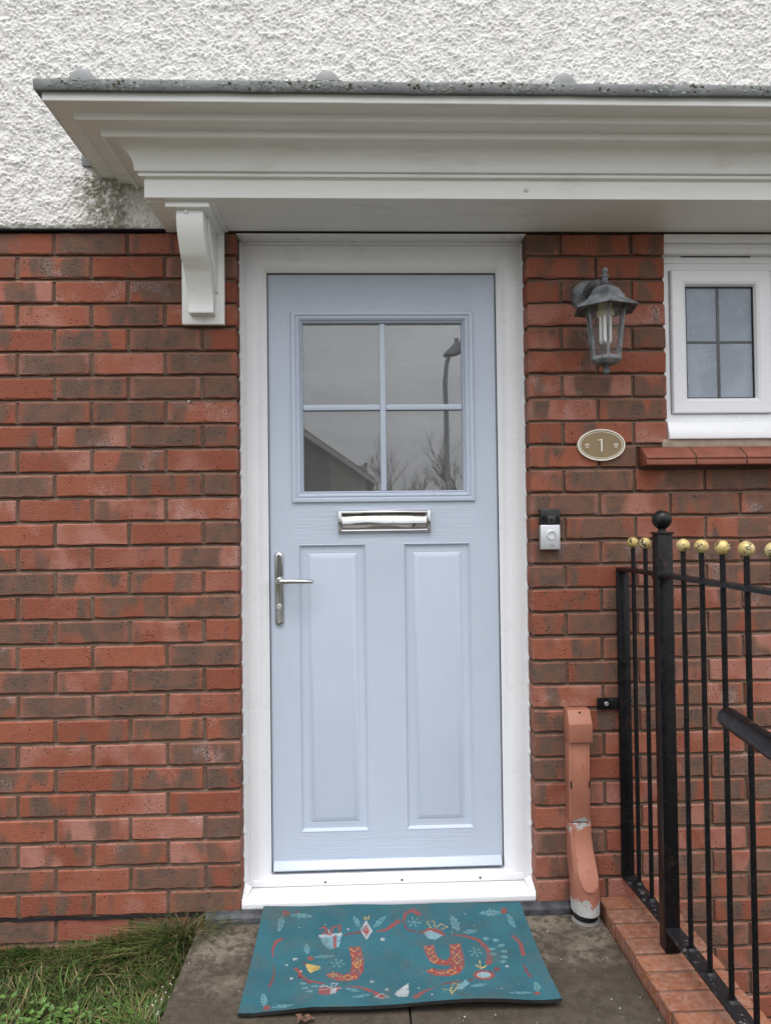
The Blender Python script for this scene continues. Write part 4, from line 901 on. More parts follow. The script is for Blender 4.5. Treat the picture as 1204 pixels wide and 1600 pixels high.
# ================================================================== THE HANDRAIL
hr = thing('handrail', (.643, -1.2, .70), 'thick black tubular handrail end in front of the railing', 'handrail')
d = Vector((.01, -1, -.085)).normalized(); p0 = Vector((.652, -.812, .786))
s = MB(); pts = [p0+d*t for t in (0, .0015, .006, .3, .9)]; s.tube([tuple(p) for p in pts], [.0165, .0198, .0212, .0212, .0212], 20); hrt = obj('tube', s.mesh('tube', smooth=True, angle=50), 'black_paint', hr)
q = p0+d*.73
s = MB(); s.tube([tuple(q+Vector((0, 0, -.015))), (q.x+.01, q.y, q.z-.06), (RX-.04, -1.56, q.z-.075), (RX-.0195, -1.56, q.z-.075)], .007, 8); obj('support_arm', s.mesh('support_arm', smooth=True), 'black_paint', hr)
PRINT=[
('P','p',[[-0.2996,-0.0478],[-0.291,-0.0533],[-0.2856,-0.0521],[-0.274,-0.0617],[-0.2681,-0.0569],[-0.2562,-0.0622],[-0.2509,-0.0572],[-0.2412,-0.0597],[-0.2304,-0.0548],[-0.2304,-0.0548],[-0.2418,-0.047],[-0.2514,-0.047],[-0.2573,-0.0405],[-0.2689,-0.0428],[-0.2755,-0.0363],[-0.2861,-0.0432],[-0.2918,-0.0405],[-0.2999,-0.0439]]),
('S','g',[[-0.2997,-0.0458],[-0.2443,-0.053]],0.0009,0.0009),
('P','p',[[-0.325,-0.0452],[-0.3296,-0.0519],[-0.3282,-0.0588],[-0.3363,-0.0665],[-0.3317,-0.0758],[-0.3358,-0.0863],[-0.3311,-0.0947],[-0.3329,-0.104],[-0.3281,-0.1182],[-0.3281,-0.1182],[-0.3219,-0.1099],[-0.3223,-0.0994],[-0.3169,-0.0964],[-0.3194,-0.0824],[-0.3139,-0.0786],[-0.3204,-0.063],[-0.3183,-0.0581],[-0.3216,-0.047]]),
('S','g',[[-0.3233,-0.0461],[-0.3272,-0.1042]],0.0009,0.0009),
('P','r',[[-0.3044,-0.0381],[-0.3048,-0.0427],[-0.3068,-0.0465],[-0.3102,-0.0489],[-0.3144,-0.0496],[-0.3188,-0.0484],[-0.3227,-0.0456],[-0.3255,-0.0416],[-0.3269,-0.0369],[-0.3265,-0.0323],[-0.3245,-0.0284],[-0.3211,-0.026],[-0.3169,-0.0253],[-0.3124,-0.0264],[-0.3085,-0.0293],[-0.3057,-0.0334]]),
('P','d',[[-0.2785,-0.0334],[-0.2787,-0.0357],[-0.2796,-0.0376],[-0.2812,-0.0389],[-0.2832,-0.0392],[-0.2852,-0.0386],[-0.287,-0.0372],[-0.2883,-0.0352],[-0.2889,-0.0329],[-0.2887,-0.0305],[-0.2878,-0.0286],[-0.2862,-0.0274],[-0.2842,-0.027],[-0.2822,-0.0276],[-0.2804,-0.029],[-0.2791,-0.0311]]),
('S','r',[[-0.3164,-0.1498],[-0.3313,-0.1625],[-0.3358,-0.192],[-0.3316,-0.2274]],0.0085,0.003),
('S','d',[[-0.3263,-0.2556],[-0.32,-0.286],[-0.3204,-0.3208],[-0.3262,-0.3498]],0.002,0.007),
('P','p',[[-0.3272,-0.4281],[-0.3245,-0.4218],[-0.3267,-0.4177],[-0.3212,-0.4092],[-0.3267,-0.4046],[-0.325,-0.3956],[-0.3305,-0.3914],[-0.3307,-0.3839],[-0.3375,-0.3754],[-0.3375,-0.3754],[-0.3415,-0.3842],[-0.3391,-0.3916],[-0.3432,-0.396],[-0.3385,-0.4049],[-0.3425,-0.4097],[-0.3342,-0.4179],[-0.3351,-0.4221],[-0.3303,-0.4282]]),
('S','g',[[-0.3287,-0.4281],[-0.3357,-0.3862]],0.0009,0.0009),
('P','p',[[-0.3098,-0.438],[-0.3026,-0.4409],[-0.2983,-0.4394],[-0.2885,-0.4449],[-0.2841,-0.4407],[-0.2742,-0.443],[-0.2703,-0.4387],[-0.2623,-0.4393],[-0.254,-0.4344],[-0.254,-0.4344],[-0.2636,-0.4302],[-0.2713,-0.4314],[-0.2764,-0.4275],[-0.2856,-0.4306],[-0.2913,-0.4267],[-0.2994,-0.433],[-0.3041,-0.4318],[-0.3103,-0.4353]]),
('S','g',[[-0.31,-0.4366],[-0.2652,-0.4349]],0.0009,0.0009),
('P','r',[[-0.3123,-0.438],[-0.3126,-0.4419],[-0.3141,-0.445],[-0.3168,-0.4471],[-0.3202,-0.4476],[-0.3238,-0.4467],[-0.3271,-0.4444],[-0.3295,-0.441],[-0.3307,-0.4371],[-0.3305,-0.4333],[-0.329,-0.4301],[-0.3263,-0.428],[-0.3228,-0.4274],[-0.3192,-0.4284],[-0.3159,-0.4307],[-0.3135,-0.4341]]),
('P','p',[[-0.2363,-0.2196],[-0.2337,-0.2136],[-0.2355,-0.2098],[-0.2302,-0.2017],[-0.235,-0.1975],[-0.2331,-0.189],[-0.2378,-0.1853],[-0.2376,-0.1782],[-0.2433,-0.1705],[-0.2433,-0.1705],[-0.2472,-0.1788],[-0.2455,-0.1857],[-0.2493,-0.1899],[-0.2455,-0.1981],[-0.2493,-0.2027],[-0.2422,-0.2102],[-0.2431,-0.2141],[-0.2392,-0.2197]]),
('S','g',[[-0.2378,-0.2196],[-0.2422,-0.1805]],0.0009,0.0009),
('P','p',[[-0.217,-0.2345],[-0.2102,-0.2369],[-0.2059,-0.2357],[-0.1967,-0.2403],[-0.192,-0.2368],[-0.1825,-0.2388],[-0.1784,-0.2353],[-0.1706,-0.2358],[-0.1621,-0.2318],[-0.1621,-0.2318],[-0.1712,-0.2282],[-0.1788,-0.2292],[-0.1835,-0.2259],[-0.1927,-0.2285],[-0.198,-0.2252],[-0.2064,-0.2304],[-0.2109,-0.2294],[-0.2172,-0.2322]]),
('S','g',[[-0.2171,-0.2333],[-0.1731,-0.2321]],0.0009,0.0009),
('P','r',[[-0.2192,-0.2376],[-0.2196,-0.2409],[-0.2213,-0.2437],[-0.224,-0.2454],[-0.2273,-0.2459],[-0.2306,-0.2451],[-0.2335,-0.243],[-0.2356,-0.2401],[-0.2365,-0.2367],[-0.2361,-0.2334],[-0.2344,-0.2306],[-0.2317,-0.2288],[-0.2285,-0.2283],[-0.2251,-0.2292],[-0.2221,-0.2313],[-0.2201,-0.2342]]),
('P','w',[[-0.2706,-0.228],[-0.2675,-0.2348],[-0.2602,-0.2355],[-0.2655,-0.2396],[-0.263,-0.2466],[-0.2693,-0.2423],[-0.275,-0.2459],[-0.2737,-0.2392],[-0.2797,-0.2345],[-0.2725,-0.2346]]),
('S','p',[[-0.1716,-0.2594],[-0.1333,-0.2696]],0.0011,0.0011),
('S','p',[[-0.163,-0.2617],[-0.1694,-0.2635]],0.0009,0.0009),
('S','p',[[-0.163,-0.2617],[-0.1683,-0.2567]],0.0009,0.0009),
('S','p',[[-0.1419,-0.2673],[-0.1354,-0.2655]],0.0009,0.0009),
('S','p',[[-0.1419,-0.2673],[-0.1366,-0.2723]],0.0009,0.0009),
('S','p',[[-0.1593,-0.2443],[-0.1457,-0.2844]],0.0011,0.0011),
('S','p',[[-0.1562,-0.2535],[-0.1613,-0.2482]],0.0009,0.0009),
('S','p',[[-0.1562,-0.2535],[-0.1552,-0.2463]],0.0009,0.0009),
('S','p',[[-0.1487,-0.2755],[-0.1436,-0.2806]],0.0009,0.0009),
('S','p',[[-0.1487,-0.2755],[-0.1497,-0.2825]],0.0009,0.0009),
('S','p',[[-0.1399,-0.2495],[-0.1647,-0.2793]],0.0011,0.0011),
('S','p',[[-0.1456,-0.2563],[-0.1442,-0.2492]],0.0009,0.0009),
('S','p',[[-0.1456,-0.2563],[-0.1392,-0.2541]],0.0009,0.0009),
('S','p',[[-0.1592,-0.2727],[-0.1604,-0.2796]],0.0009,0.0009),
('S','p',[[-0.1592,-0.2727],[-0.1655,-0.2748]],0.0009,0.0009),
('P','b',[[-0.2086,-0.1384],[-0.1448,-0.1362],[-0.1506,-0.1938],[-0.1751,-0.2036],[-0.1962,-0.1796]]),
('P','w',[[-0.21,-0.1369],[-0.144,-0.1335],[-0.1433,-0.146],[-0.2093,-0.1493]]),
('P','r',[[-0.17,-0.1473],[-0.1589,-0.1465],[-0.1585,-0.198],[-0.1665,-0.1976]]),
('S','r',[[-0.1777,-0.14],[-0.1959,-0.104],[-0.2102,-0.1103]],0.006,0.004),
('S','r',[[-0.1756,-0.1387],[-0.1707,-0.1053],[-0.1489,-0.1036],[-0.1513,-0.124]],0.004,0.006),
('S','w',[[-0.1777,-0.14],[-0.1827,-0.1189]],0.003,0.003),
('S','r',[[-0.1988,-0.1285],[-0.1777,-0.14]],0.004,0.004),
('P','p',[[-0.0919,-0.1081],[-0.0916,-0.0997],[-0.0943,-0.0975],[-0.0925,-0.0844],[-0.0975,-0.0845],[-0.0986,-0.0741],[-0.1035,-0.0747],[-0.1055,-0.0674],[-0.1123,-0.0648],[-0.1123,-0.0648],[-0.1129,-0.0767],[-0.1094,-0.0821],[-0.1112,-0.0898],[-0.1057,-0.0946],[-0.1073,-0.1027],[-0.0994,-0.1038],[-0.099,-0.1087],[-0.0942,-0.1108]]),
('S','g',[[-0.0931,-0.1095],[-0.1084,-0.0739]],0.0009,0.0009),
('P','p',[[-0.0525,-0.1133],[-0.0462,-0.1122],[-0.0438,-0.1068],[-0.0346,-0.1074],[-0.0331,-0.0981],[-0.0251,-0.094],[-0.024,-0.085],[-0.0179,-0.0798],[-0.0138,-0.0664],[-0.0138,-0.0664],[-0.0225,-0.0676],[-0.0277,-0.0753],[-0.0329,-0.0734],[-0.0383,-0.0848],[-0.0439,-0.0835],[-0.0471,-0.0985],[-0.0509,-0.1003],[-0.0539,-0.1098]]),
('S','g',[[-0.0532,-0.1116],[-0.0218,-0.0756]],0.0009,0.0009),
('P','w',[[-0.0739,-0.0816],[-0.0556,-0.1291],[-0.0739,-0.1673],[-0.0931,-0.125]]),
('P','r',[[-0.0745,-0.1019],[-0.0635,-0.1273],[-0.0741,-0.151],[-0.0856,-0.1254]]),
('S','y',[[-0.0803,-0.0798],[-0.0781,-0.0652],[-0.0739,-0.0801],[-0.0661,-0.0636],[-0.0646,-0.0806]],0.001,0.001),
('S','d',[[-0.1363,-0.1443],[-0.1158,-0.1378],[-0.093,-0.1348]],0.004,0.009),
('S','r',[[-0.0432,-0.1318],[-0.0159,-0.1242],[0.0193,-0.0902]],0.003,0.014),
('P','r',[[-0.124,-0.1965],[-0.091,-0.197],[-0.0813,-0.2498],[-0.0835,-0.304],[-0.0986,-0.335],[-0.1246,-0.345],[-0.1546,-0.3395],[-0.1738,-0.3255],[-0.1828,-0.3106],[-0.1597,-0.2989],[-0.1365,-0.3159],[-0.1196,-0.308],[-0.1142,-0.2786],[-0.1166,-0.2417]]),
('S','y',[[-0.1113,-0.2654],[-0.0997,-0.2426],[-0.088,-0.2667],[-0.0995,-0.289],[-0.1113,-0.2654]],0.0016,0.0016),
('S','y',[[-0.1035,-0.2658],[-0.0996,-0.2581],[-0.0957,-0.2662],[-0.0996,-0.274],[-0.1035,-0.2658]],0.0016,0.0016),
('S','y',[[-0.1366,-0.3256],[-0.1233,-0.3148],[-0.1095,-0.327],[-0.1229,-0.3377],[-0.1366,-0.3256]],0.0016,0.0016),
('S','y',[[-0.1211,-0.2019],[-0.1089,-0.218],[-0.095,-0.1994]],0.0016,0.0016),
('S','y',[[-0.1148,-0.226],[-0.1099,-0.2389]],0.0018,0.0018),
('S','y',[[-0.091,-0.2241],[-0.0966,-0.2352]],0.0018,0.0018),
('S','y',[[-0.1071,-0.2957],[-0.1117,-0.3037]],0.0018,0.0018),
('S','y',[[-0.0949,-0.2963],[-0.0903,-0.3066]],0.0018,0.0018),
('S','y',[[-0.1556,-0.3091],[-0.1514,-0.3209]],0.0018,0.0018),
('S','y',[[-0.144,-0.3184],[-0.1467,-0.3297]],0.0018,0.0018),
('S','y',[[-0.1708,-0.3083],[-0.1555,-0.3132]],0.0018,0.0018),
('S','y',[[-0.1664,-0.323],[-0.1572,-0.3177]],0.0018,0.0018),
('S','y',[[-0.0871,-0.2495],[-0.0911,-0.2616]],0.0018,0.0018),
('S','y',[[-0.1417,-0.3328],[-0.136,-0.3359]],0.0018,0.0018),
('S','y',[[-0.1062,-0.3203],[-0.1005,-0.3292]],0.0018,0.0018),
('S','y',[[-0.1801,-0.3119],[-0.1592,-0.3147],[-0.1635,-0.3011]],0.0016,0.0016),
('P','y',[[-0.2395,-0.26],[-0.2249,-0.2638],[-0.2032,-0.271],[-0.1941,-0.2817],[-0.2242,-0.3015],[-0.2331,-0.2845]]),
('P','o',[[-0.2054,-0.2859],[-0.2059,-0.2882],[-0.2076,-0.29],[-0.2103,-0.2911],[-0.2135,-0.2914],[-0.2167,-0.2908],[-0.2195,-0.2894],[-0.2215,-0.2874],[-0.2223,-0.285],[-0.2218,-0.2828],[-0.2201,-0.2809],[-0.2174,-0.2798],[-0.2142,-0.2795],[-0.211,-0.2801],[-0.2081,-0.2816],[-0.2062,-0.2836]]),
('P','d',[[-0.2382,-0.2571],[-0.2383,-0.2594],[-0.2392,-0.2613],[-0.2406,-0.2626],[-0.2424,-0.2629],[-0.2442,-0.2624],[-0.2458,-0.261],[-0.247,-0.2589],[-0.2475,-0.2566],[-0.2473,-0.2542],[-0.2465,-0.2523],[-0.2451,-0.251],[-0.2433,-0.2506],[-0.2415,-0.2512],[-0.2398,-0.2526],[-0.2387,-0.2547]]),
('S','r',[[-0.2642,-0.2781],[-0.2513,-0.2954],[-0.2498,-0.3129]],0.006,0.01),
('P','w',[[-0.2467,-0.2915],[-0.2468,-0.2928],[-0.2473,-0.294],[-0.2483,-0.2947],[-0.2494,-0.2949],[-0.2506,-0.2946],[-0.2517,-0.2937],[-0.2524,-0.2926],[-0.2528,-0.2912],[-0.2527,-0.2898],[-0.2521,-0.2887],[-0.2512,-0.288],[-0.25,-0.2878],[-0.2488,-0.2881],[-0.2478,-0.2889],[-0.247,-0.2901]]),
('P','k',[[-0.2433,-0.319],[-0.2436,-0.321],[-0.2448,-0.3226],[-0.2467,-0.3236],[-0.2489,-0.3239],[-0.2513,-0.3234],[-0.2533,-0.3222],[-0.2548,-0.3204],[-0.2554,-0.3184],[-0.2551,-0.3165],[-0.2539,-0.3148],[-0.2521,-0.3138],[-0.2498,-0.3135],[-0.2474,-0.314],[-0.2454,-0.3153],[-0.2439,-0.317]]),
('S','r',[[-0.2546,-0.3011],[-0.2257,-0.3342],[-0.1876,-0.3502]],0.004,0.006),
('S','d',[[-0.2456,-0.3189],[-0.2212,-0.3457]],0.006,0.006),
('P','p',[[-0.2232,-0.3649],[-0.2238,-0.3668],[-0.2257,-0.3683],[-0.2288,-0.3692],[-0.2324,-0.3694],[-0.2361,-0.3688],[-0.2393,-0.3676],[-0.2415,-0.3659],[-0.2423,-0.3639],[-0.2418,-0.3621],[-0.2398,-0.3606],[-0.2368,-0.3597],[-0.2331,-0.3595],[-0.2294,-0.36],[-0.2262,-0.3613],[-0.2241,-0.363]]),
('P','p',[[-0.2111,-0.3818],[-0.2117,-0.3836],[-0.2136,-0.3851],[-0.2166,-0.386],[-0.2202,-0.3862],[-0.2239,-0.3856],[-0.227,-0.3844],[-0.2292,-0.3827],[-0.2301,-0.3808],[-0.2295,-0.379],[-0.2275,-0.3775],[-0.2245,-0.3766],[-0.2209,-0.3764],[-0.2173,-0.377],[-0.2141,-0.3782],[-0.2119,-0.3799]]),
('P','p',[[-0.2301,-0.3452],[-0.2307,-0.3471],[-0.2327,-0.3486],[-0.2358,-0.3496],[-0.2394,-0.3497],[-0.2431,-0.3492],[-0.2464,-0.3479],[-0.2486,-0.3462],[-0.2495,-0.3442],[-0.2489,-0.3423],[-0.247,-0.3408],[-0.2439,-0.3398],[-0.2402,-0.3396],[-0.2365,-0.3402],[-0.2332,-0.3415],[-0.231,-0.3432]]),
('P','p',[[-0.1996,-0.3606],[-0.2002,-0.3625],[-0.2022,-0.364],[-0.2052,-0.3649],[-0.2089,-0.3651],[-0.2126,-0.3645],[-0.2157,-0.3633],[-0.2179,-0.3616],[-0.2188,-0.3596],[-0.2182,-0.3578],[-0.2162,-0.3563],[-0.2131,-0.3553],[-0.2095,-0.3552],[-0.2058,-0.3557],[-0.2026,-0.357],[-0.2004,-0.3587]]),
('P','r',[[-0.1996,-0.3672],[-0.1398,-0.3648],[-0.1528,-0.3928],[-0.1742,-0.4007],[-0.196,-0.3975]]),
('P','w',[[-0.1663,-0.3722],[-0.1518,-0.3696],[-0.1528,-0.3928],[-0.1671,-0.3974]]),
('S','w',[[-0.1944,-0.3609],[-0.1646,-0.369],[-0.1873,-0.3557],[-0.194,-0.3675]],0.002,0.002),
('S','w',[[-0.1665,-0.3678],[-0.1636,-0.3486],[-0.1497,-0.3521],[-0.161,-0.3692]],0.002,0.002),
('S','w',[[-0.1972,-0.3771],[-0.1407,-0.3718]],0.0015,0.0015),
('S','r',[[-0.128,-0.3643],[-0.0948,-0.3687],[-0.0584,-0.3922],[-0.0374,-0.4171]],0.0025,0.012),
('S','w',[[-0.0553,-0.4151],[-0.0369,-0.4013],[-0.0195,-0.419],[-0.0375,-0.4222],[-0.0552,-0.4135]],0.0022,0.0022),
('P','p',[[-0.0946,-0.3863],[-0.0982,-0.3814],[-0.1012,-0.3817],[-0.1059,-0.3734],[-0.1097,-0.3764],[-0.1152,-0.3712],[-0.1186,-0.3744],[-0.1234,-0.3715],[-0.1296,-0.374],[-0.1296,-0.374],[-0.1247,-0.3809],[-0.1197,-0.3819],[-0.1175,-0.3872],[-0.1112,-0.3867],[-0.1087,-0.3921],[-0.1022,-0.3882],[-0.0997,-0.3907],[-0.095,-0.3891]]),
('S','g',[[-0.0948,-0.3877],[-0.1226,-0.3768]],0.0009,0.0009),
('P','p',[[-0.1126,-0.4143],[-0.1069,-0.4158],[-0.1034,-0.4139],[-0.0957,-0.4172],[-0.092,-0.4131],[-0.0841,-0.4137],[-0.0809,-0.4097],[-0.0745,-0.4091],[-0.0677,-0.404],[-0.0677,-0.404],[-0.0753,-0.4018],[-0.0816,-0.4038],[-0.0856,-0.4013],[-0.093,-0.4051],[-0.0975,-0.4026],[-0.1041,-0.4089],[-0.1078,-0.4085],[-0.1129,-0.4122]]),
('S','g',[[-0.1127,-0.4133],[-0.0767,-0.4058]],0.0009,0.0009),
('P','w',[[-0.0282,-0.1555],[-0.0259,-0.1623],[-0.019,-0.163],[-0.0246,-0.1671],[-0.023,-0.174],[-0.0286,-0.1698],[-0.0345,-0.1734],[-0.0324,-0.1667],[-0.0377,-0.162],[-0.0308,-0.1621]]),
('P','w',[[-0.0612,-0.338],[-0.0589,-0.3441],[-0.0521,-0.3448],[-0.0575,-0.3485],[-0.0558,-0.3547],[-0.0614,-0.3509],[-0.0671,-0.3541],[-0.0652,-0.3481],[-0.0705,-0.3438],[-0.0637,-0.3439]]),
('P','w',[[-0.2861,-0.2625],[-0.2862,-0.2641],[-0.2868,-0.2655],[-0.2878,-0.2663],[-0.2891,-0.2666],[-0.2905,-0.2662],[-0.2917,-0.2652],[-0.2926,-0.2638],[-0.2931,-0.2621],[-0.293,-0.2605],[-0.2924,-0.2592],[-0.2913,-0.2583],[-0.29,-0.258],[-0.2886,-0.2584],[-0.2874,-0.2594],[-0.2865,-0.2609]]),
('P','w',[[-0.2672,-0.3207],[-0.2674,-0.3226],[-0.2682,-0.3243],[-0.2696,-0.3253],[-0.2713,-0.3256],[-0.273,-0.3251],[-0.2746,-0.3239],[-0.2757,-0.3222],[-0.2763,-0.3202],[-0.2761,-0.3183],[-0.2753,-0.3166],[-0.2739,-0.3156],[-0.2722,-0.3153],[-0.2705,-0.3157],[-0.2689,-0.317],[-0.2677,-0.3187]]),
('P','w',[[-0.1231,-0.1199],[-0.1233,-0.1215],[-0.124,-0.1228],[-0.1251,-0.1237],[-0.1264,-0.1239],[-0.1276,-0.1236],[-0.1287,-0.1226],[-0.1295,-0.1212],[-0.1298,-0.1196],[-0.1295,-0.1179],[-0.1288,-0.1166],[-0.1278,-0.1157],[-0.1265,-0.1155],[-0.1252,-0.1159],[-0.1241,-0.1169],[-0.1234,-0.1183]]),
('P','w',[[-0.0192,-0.3851],[-0.0196,-0.3871],[-0.0206,-0.3888],[-0.0221,-0.3899],[-0.0238,-0.3902],[-0.0254,-0.3897],[-0.0268,-0.3885],[-0.0277,-0.3867],[-0.028,-0.3846],[-0.0276,-0.3826],[-0.0265,-0.3809],[-0.0251,-0.3797],[-0.0234,-0.3794],[-0.0217,-0.3799],[-0.0203,-0.3812],[-0.0194,-0.383]]),
('P','w',[[-0.0063,-0.4071],[0.0074,-0.3875],[0.0322,-0.3614],[0.0307,-0.394],[0.0272,-0.4203],[0.0021,-0.419]]),
('P','p',[[0.3296,-0.0635],[0.323,-0.0578],[0.3175,-0.0603],[0.3092,-0.0496],[0.3023,-0.0571],[0.2923,-0.0522],[0.2861,-0.0597],[0.2775,-0.0581],[0.2662,-0.0664],[0.2662,-0.0664],[0.2751,-0.0745],[0.2841,-0.0728],[0.288,-0.0801],[0.2994,-0.0752],[0.3038,-0.0824],[0.3156,-0.0718],[0.3202,-0.0742],[0.3287,-0.0684]]),
('S','g',[[0.3292,-0.066],[0.2788,-0.0663]],0.0009,0.0009),
('P','p',[[0.3454,-0.0759],[0.3433,-0.087],[0.3459,-0.0906],[0.3412,-0.1069],[0.347,-0.1083],[0.346,-0.1217],[0.3516,-0.1224],[0.3523,-0.1319],[0.3594,-0.137],[0.3594,-0.137],[0.3626,-0.1225],[0.3599,-0.1148],[0.3636,-0.1056],[0.3584,-0.0978],[0.362,-0.0877],[0.3532,-0.0838],[0.3537,-0.0773],[0.3485,-0.073]]),
('S','g',[[0.347,-0.0744],[0.357,-0.1248]],0.0009,0.0009),
('P','r',[[0.3496,-0.0595],[0.3478,-0.0646],[0.3449,-0.0689],[0.3412,-0.0716],[0.3374,-0.0724],[0.334,-0.0712],[0.3315,-0.0682],[0.3303,-0.0637],[0.3306,-0.0585],[0.3324,-0.0533],[0.3353,-0.049],[0.339,-0.0462],[0.3428,-0.0454],[0.3463,-0.0466],[0.3488,-0.0497],[0.3499,-0.0543]]),
('S','r',[[0.3438,-0.1709],[0.3583,-0.1987],[0.3559,-0.2505]],0.006,0.01),
('S','d',[[0.3469,-0.2934],[0.3471,-0.3261],[0.3537,-0.3467]],0.003,0.009),
('P','p',[[0.3591,-0.4153],[0.3636,-0.4086],[0.3619,-0.4058],[0.3702,-0.396],[0.3648,-0.3941],[0.3688,-0.3853],[0.3633,-0.3839],[0.3648,-0.3772],[0.3588,-0.3724],[0.3588,-0.3724],[0.3523,-0.3819],[0.3534,-0.3875],[0.3477,-0.3931],[0.3512,-0.3991],[0.3455,-0.405],[0.3533,-0.409],[0.3513,-0.4131],[0.3555,-0.4166]]),
('S','g',[[0.3573,-0.4159],[0.3585,-0.3813]],0.0009,0.0009),
('P','p',[[0.3418,-0.4193],[0.3346,-0.4171],[0.3292,-0.4185],[0.3198,-0.4142],[0.3134,-0.4178],[0.3028,-0.4161],[0.2971,-0.4197],[0.2883,-0.4194],[0.2774,-0.4235],[0.2774,-0.4235],[0.2871,-0.4267],[0.2961,-0.4255],[0.3007,-0.4285],[0.312,-0.4258],[0.3172,-0.4288],[0.3283,-0.4236],[0.3332,-0.4245],[0.3414,-0.4215]]),
('S','g',[[0.3416,-0.4204],[0.2902,-0.4229]],0.0009,0.0009),
('P','r',[[0.3599,-0.4245],[0.3585,-0.4271],[0.356,-0.4292],[0.3526,-0.4305],[0.3489,-0.4308],[0.3455,-0.4301],[0.3428,-0.4285],[0.3413,-0.4262],[0.3412,-0.4236],[0.3426,-0.421],[0.3451,-0.4189],[0.3485,-0.4176],[0.3522,-0.4173],[0.3557,-0.418],[0.3584,-0.4196],[0.3598,-0.4219]]),
('S','r',[[0.0833,-0.0603],[0.0673,-0.0428],[0.0448,-0.0545],[0.0342,-0.0874]],0.014,0.005),
('S','d',[[0.0342,-0.0874],[0.0444,-0.1274],[0.089,-0.1437]],0.003,0.007),
('S','p',[[0.0473,-0.0892],[0.0864,-0.1007]],0.0011,0.0011),
('S','p',[[0.0561,-0.0918],[0.0492,-0.0938]],0.0009,0.0009),
('S','p',[[0.0561,-0.0918],[0.051,-0.0861]],0.0009,0.0009),
('S','p',[[0.0776,-0.0981],[0.0846,-0.096]],0.0009,0.0009),
('S','p',[[0.0776,-0.0981],[0.0826,-0.1037]],0.0009,0.0009),
('S','p',[[0.062,-0.0719],[0.0716,-0.1174]],0.0011,0.0011),
('S','p',[[0.0642,-0.0823],[0.0594,-0.0764]],0.0009,0.0009),
('S','p',[[0.0642,-0.0823],[0.0661,-0.0741]],0.0009,0.0009),
('S','p',[[0.0695,-0.1074],[0.0742,-0.1132]],0.0009,0.0009),
('S','p',[[0.0695,-0.1074],[0.0676,-0.1153]],0.0009,0.0009),
('S','p',[[0.0818,-0.0778],[0.0522,-0.1118]],0.0011,0.0011),
('S','p',[[0.075,-0.0855],[0.0773,-0.0775]],0.0009,0.0009),
('S','p',[[0.075,-0.0855],[0.082,-0.0831]],0.0009,0.0009),
('S','p',[[0.0588,-0.1042],[0.0567,-0.1121]],0.0009,0.0009),
('S','p',[[0.0588,-0.1042],[0.052,-0.1067]],0.0009,0.0009),
('P','r',[[0.0875,-0.1367],[0.1052,-0.1256],[0.1359,-0.1322],[0.1546,-0.1575],[0.1407,-0.1637],[0.0925,-0.1508]]),
('P','b',[[0.091,-0.1438],[0.1106,-0.1344],[0.1452,-0.1605],[0.1209,-0.1762],[0.101,-0.1697]]),
('S','y',[[0.1137,-0.124],[0.1037,-0.0969],[0.1263,-0.0959],[0.1254,-0.121]],0.0022,0.0022),
('S','y',[[0.1283,-0.1247],[0.1448,-0.1092],[0.163,-0.123],[0.1442,-0.1326]],0.0022,0.0022),
('P','p',[[0.1952,-0.1404],[0.1981,-0.1281],[0.1947,-0.1245],[0.2012,-0.1054],[0.1935,-0.1048],[0.195,-0.0891],[0.1874,-0.0891],[0.1865,-0.0779],[0.1768,-0.0728],[0.1768,-0.0728],[0.1726,-0.0905],[0.1763,-0.0991],[0.1714,-0.1103],[0.1784,-0.1183],[0.1737,-0.1299],[0.1852,-0.1329],[0.1844,-0.1402],[0.1911,-0.144]]),
('S','g',[[0.1931,-0.1422],[0.1802,-0.0871]],0.0009,0.0009),
('P','p',[[0.2044,-0.1515],[0.2091,-0.1545],[0.2124,-0.1523],[0.2184,-0.1583],[0.2224,-0.1527],[0.229,-0.1549],[0.2326,-0.1494],[0.2382,-0.1495],[0.2452,-0.1429],[0.2452,-0.1429],[0.2391,-0.1385],[0.2333,-0.1406],[0.2304,-0.1361],[0.2232,-0.1406],[0.2199,-0.1363],[0.2129,-0.1446],[0.2098,-0.1435],[0.2046,-0.1482]]),
('S','g',[[0.2045,-0.1498],[0.237,-0.1443]],0.0009,0.0009),
('S','r',[[0.1702,-0.1584],[0.2105,-0.166],[0.2443,-0.186],[0.2623,-0.2232],[0.2625,-0.2551],[0.2543,-0.2856]],0.004,0.014),
('P','p',[[0.2759,-0.1789],[0.2746,-0.1817],[0.2721,-0.184],[0.2686,-0.1854],[0.2648,-0.1858],[0.2612,-0.185],[0.2583,-0.1833],[0.2566,-0.1808],[0.2563,-0.1779],[0.2576,-0.1751],[0.2601,-0.1728],[0.2635,-0.1714],[0.2674,-0.171],[0.271,-0.1718],[0.2739,-0.1735],[0.2756,-0.1761]]),
('P','p',[[0.3013,-0.1857],[0.3,-0.1884],[0.2974,-0.1907],[0.294,-0.1921],[0.2902,-0.1925],[0.2865,-0.1917],[0.2837,-0.19],[0.282,-0.1875],[0.2818,-0.1846],[0.2831,-0.1819],[0.2856,-0.1796],[0.2891,-0.1782],[0.2929,-0.1778],[0.2966,-0.1785],[0.2994,-0.1803],[0.3011,-0.1828]]),
('P','p',[[0.3129,-0.2096],[0.3116,-0.2123],[0.309,-0.2145],[0.3056,-0.2158],[0.3018,-0.2162],[0.2983,-0.2155],[0.2955,-0.2138],[0.2938,-0.2113],[0.2936,-0.2086],[0.2949,-0.2058],[0.2974,-0.2036],[0.3008,-0.2022],[0.3046,-0.2019],[0.3082,-0.2026],[0.3111,-0.2043],[0.3127,-0.2068]]),
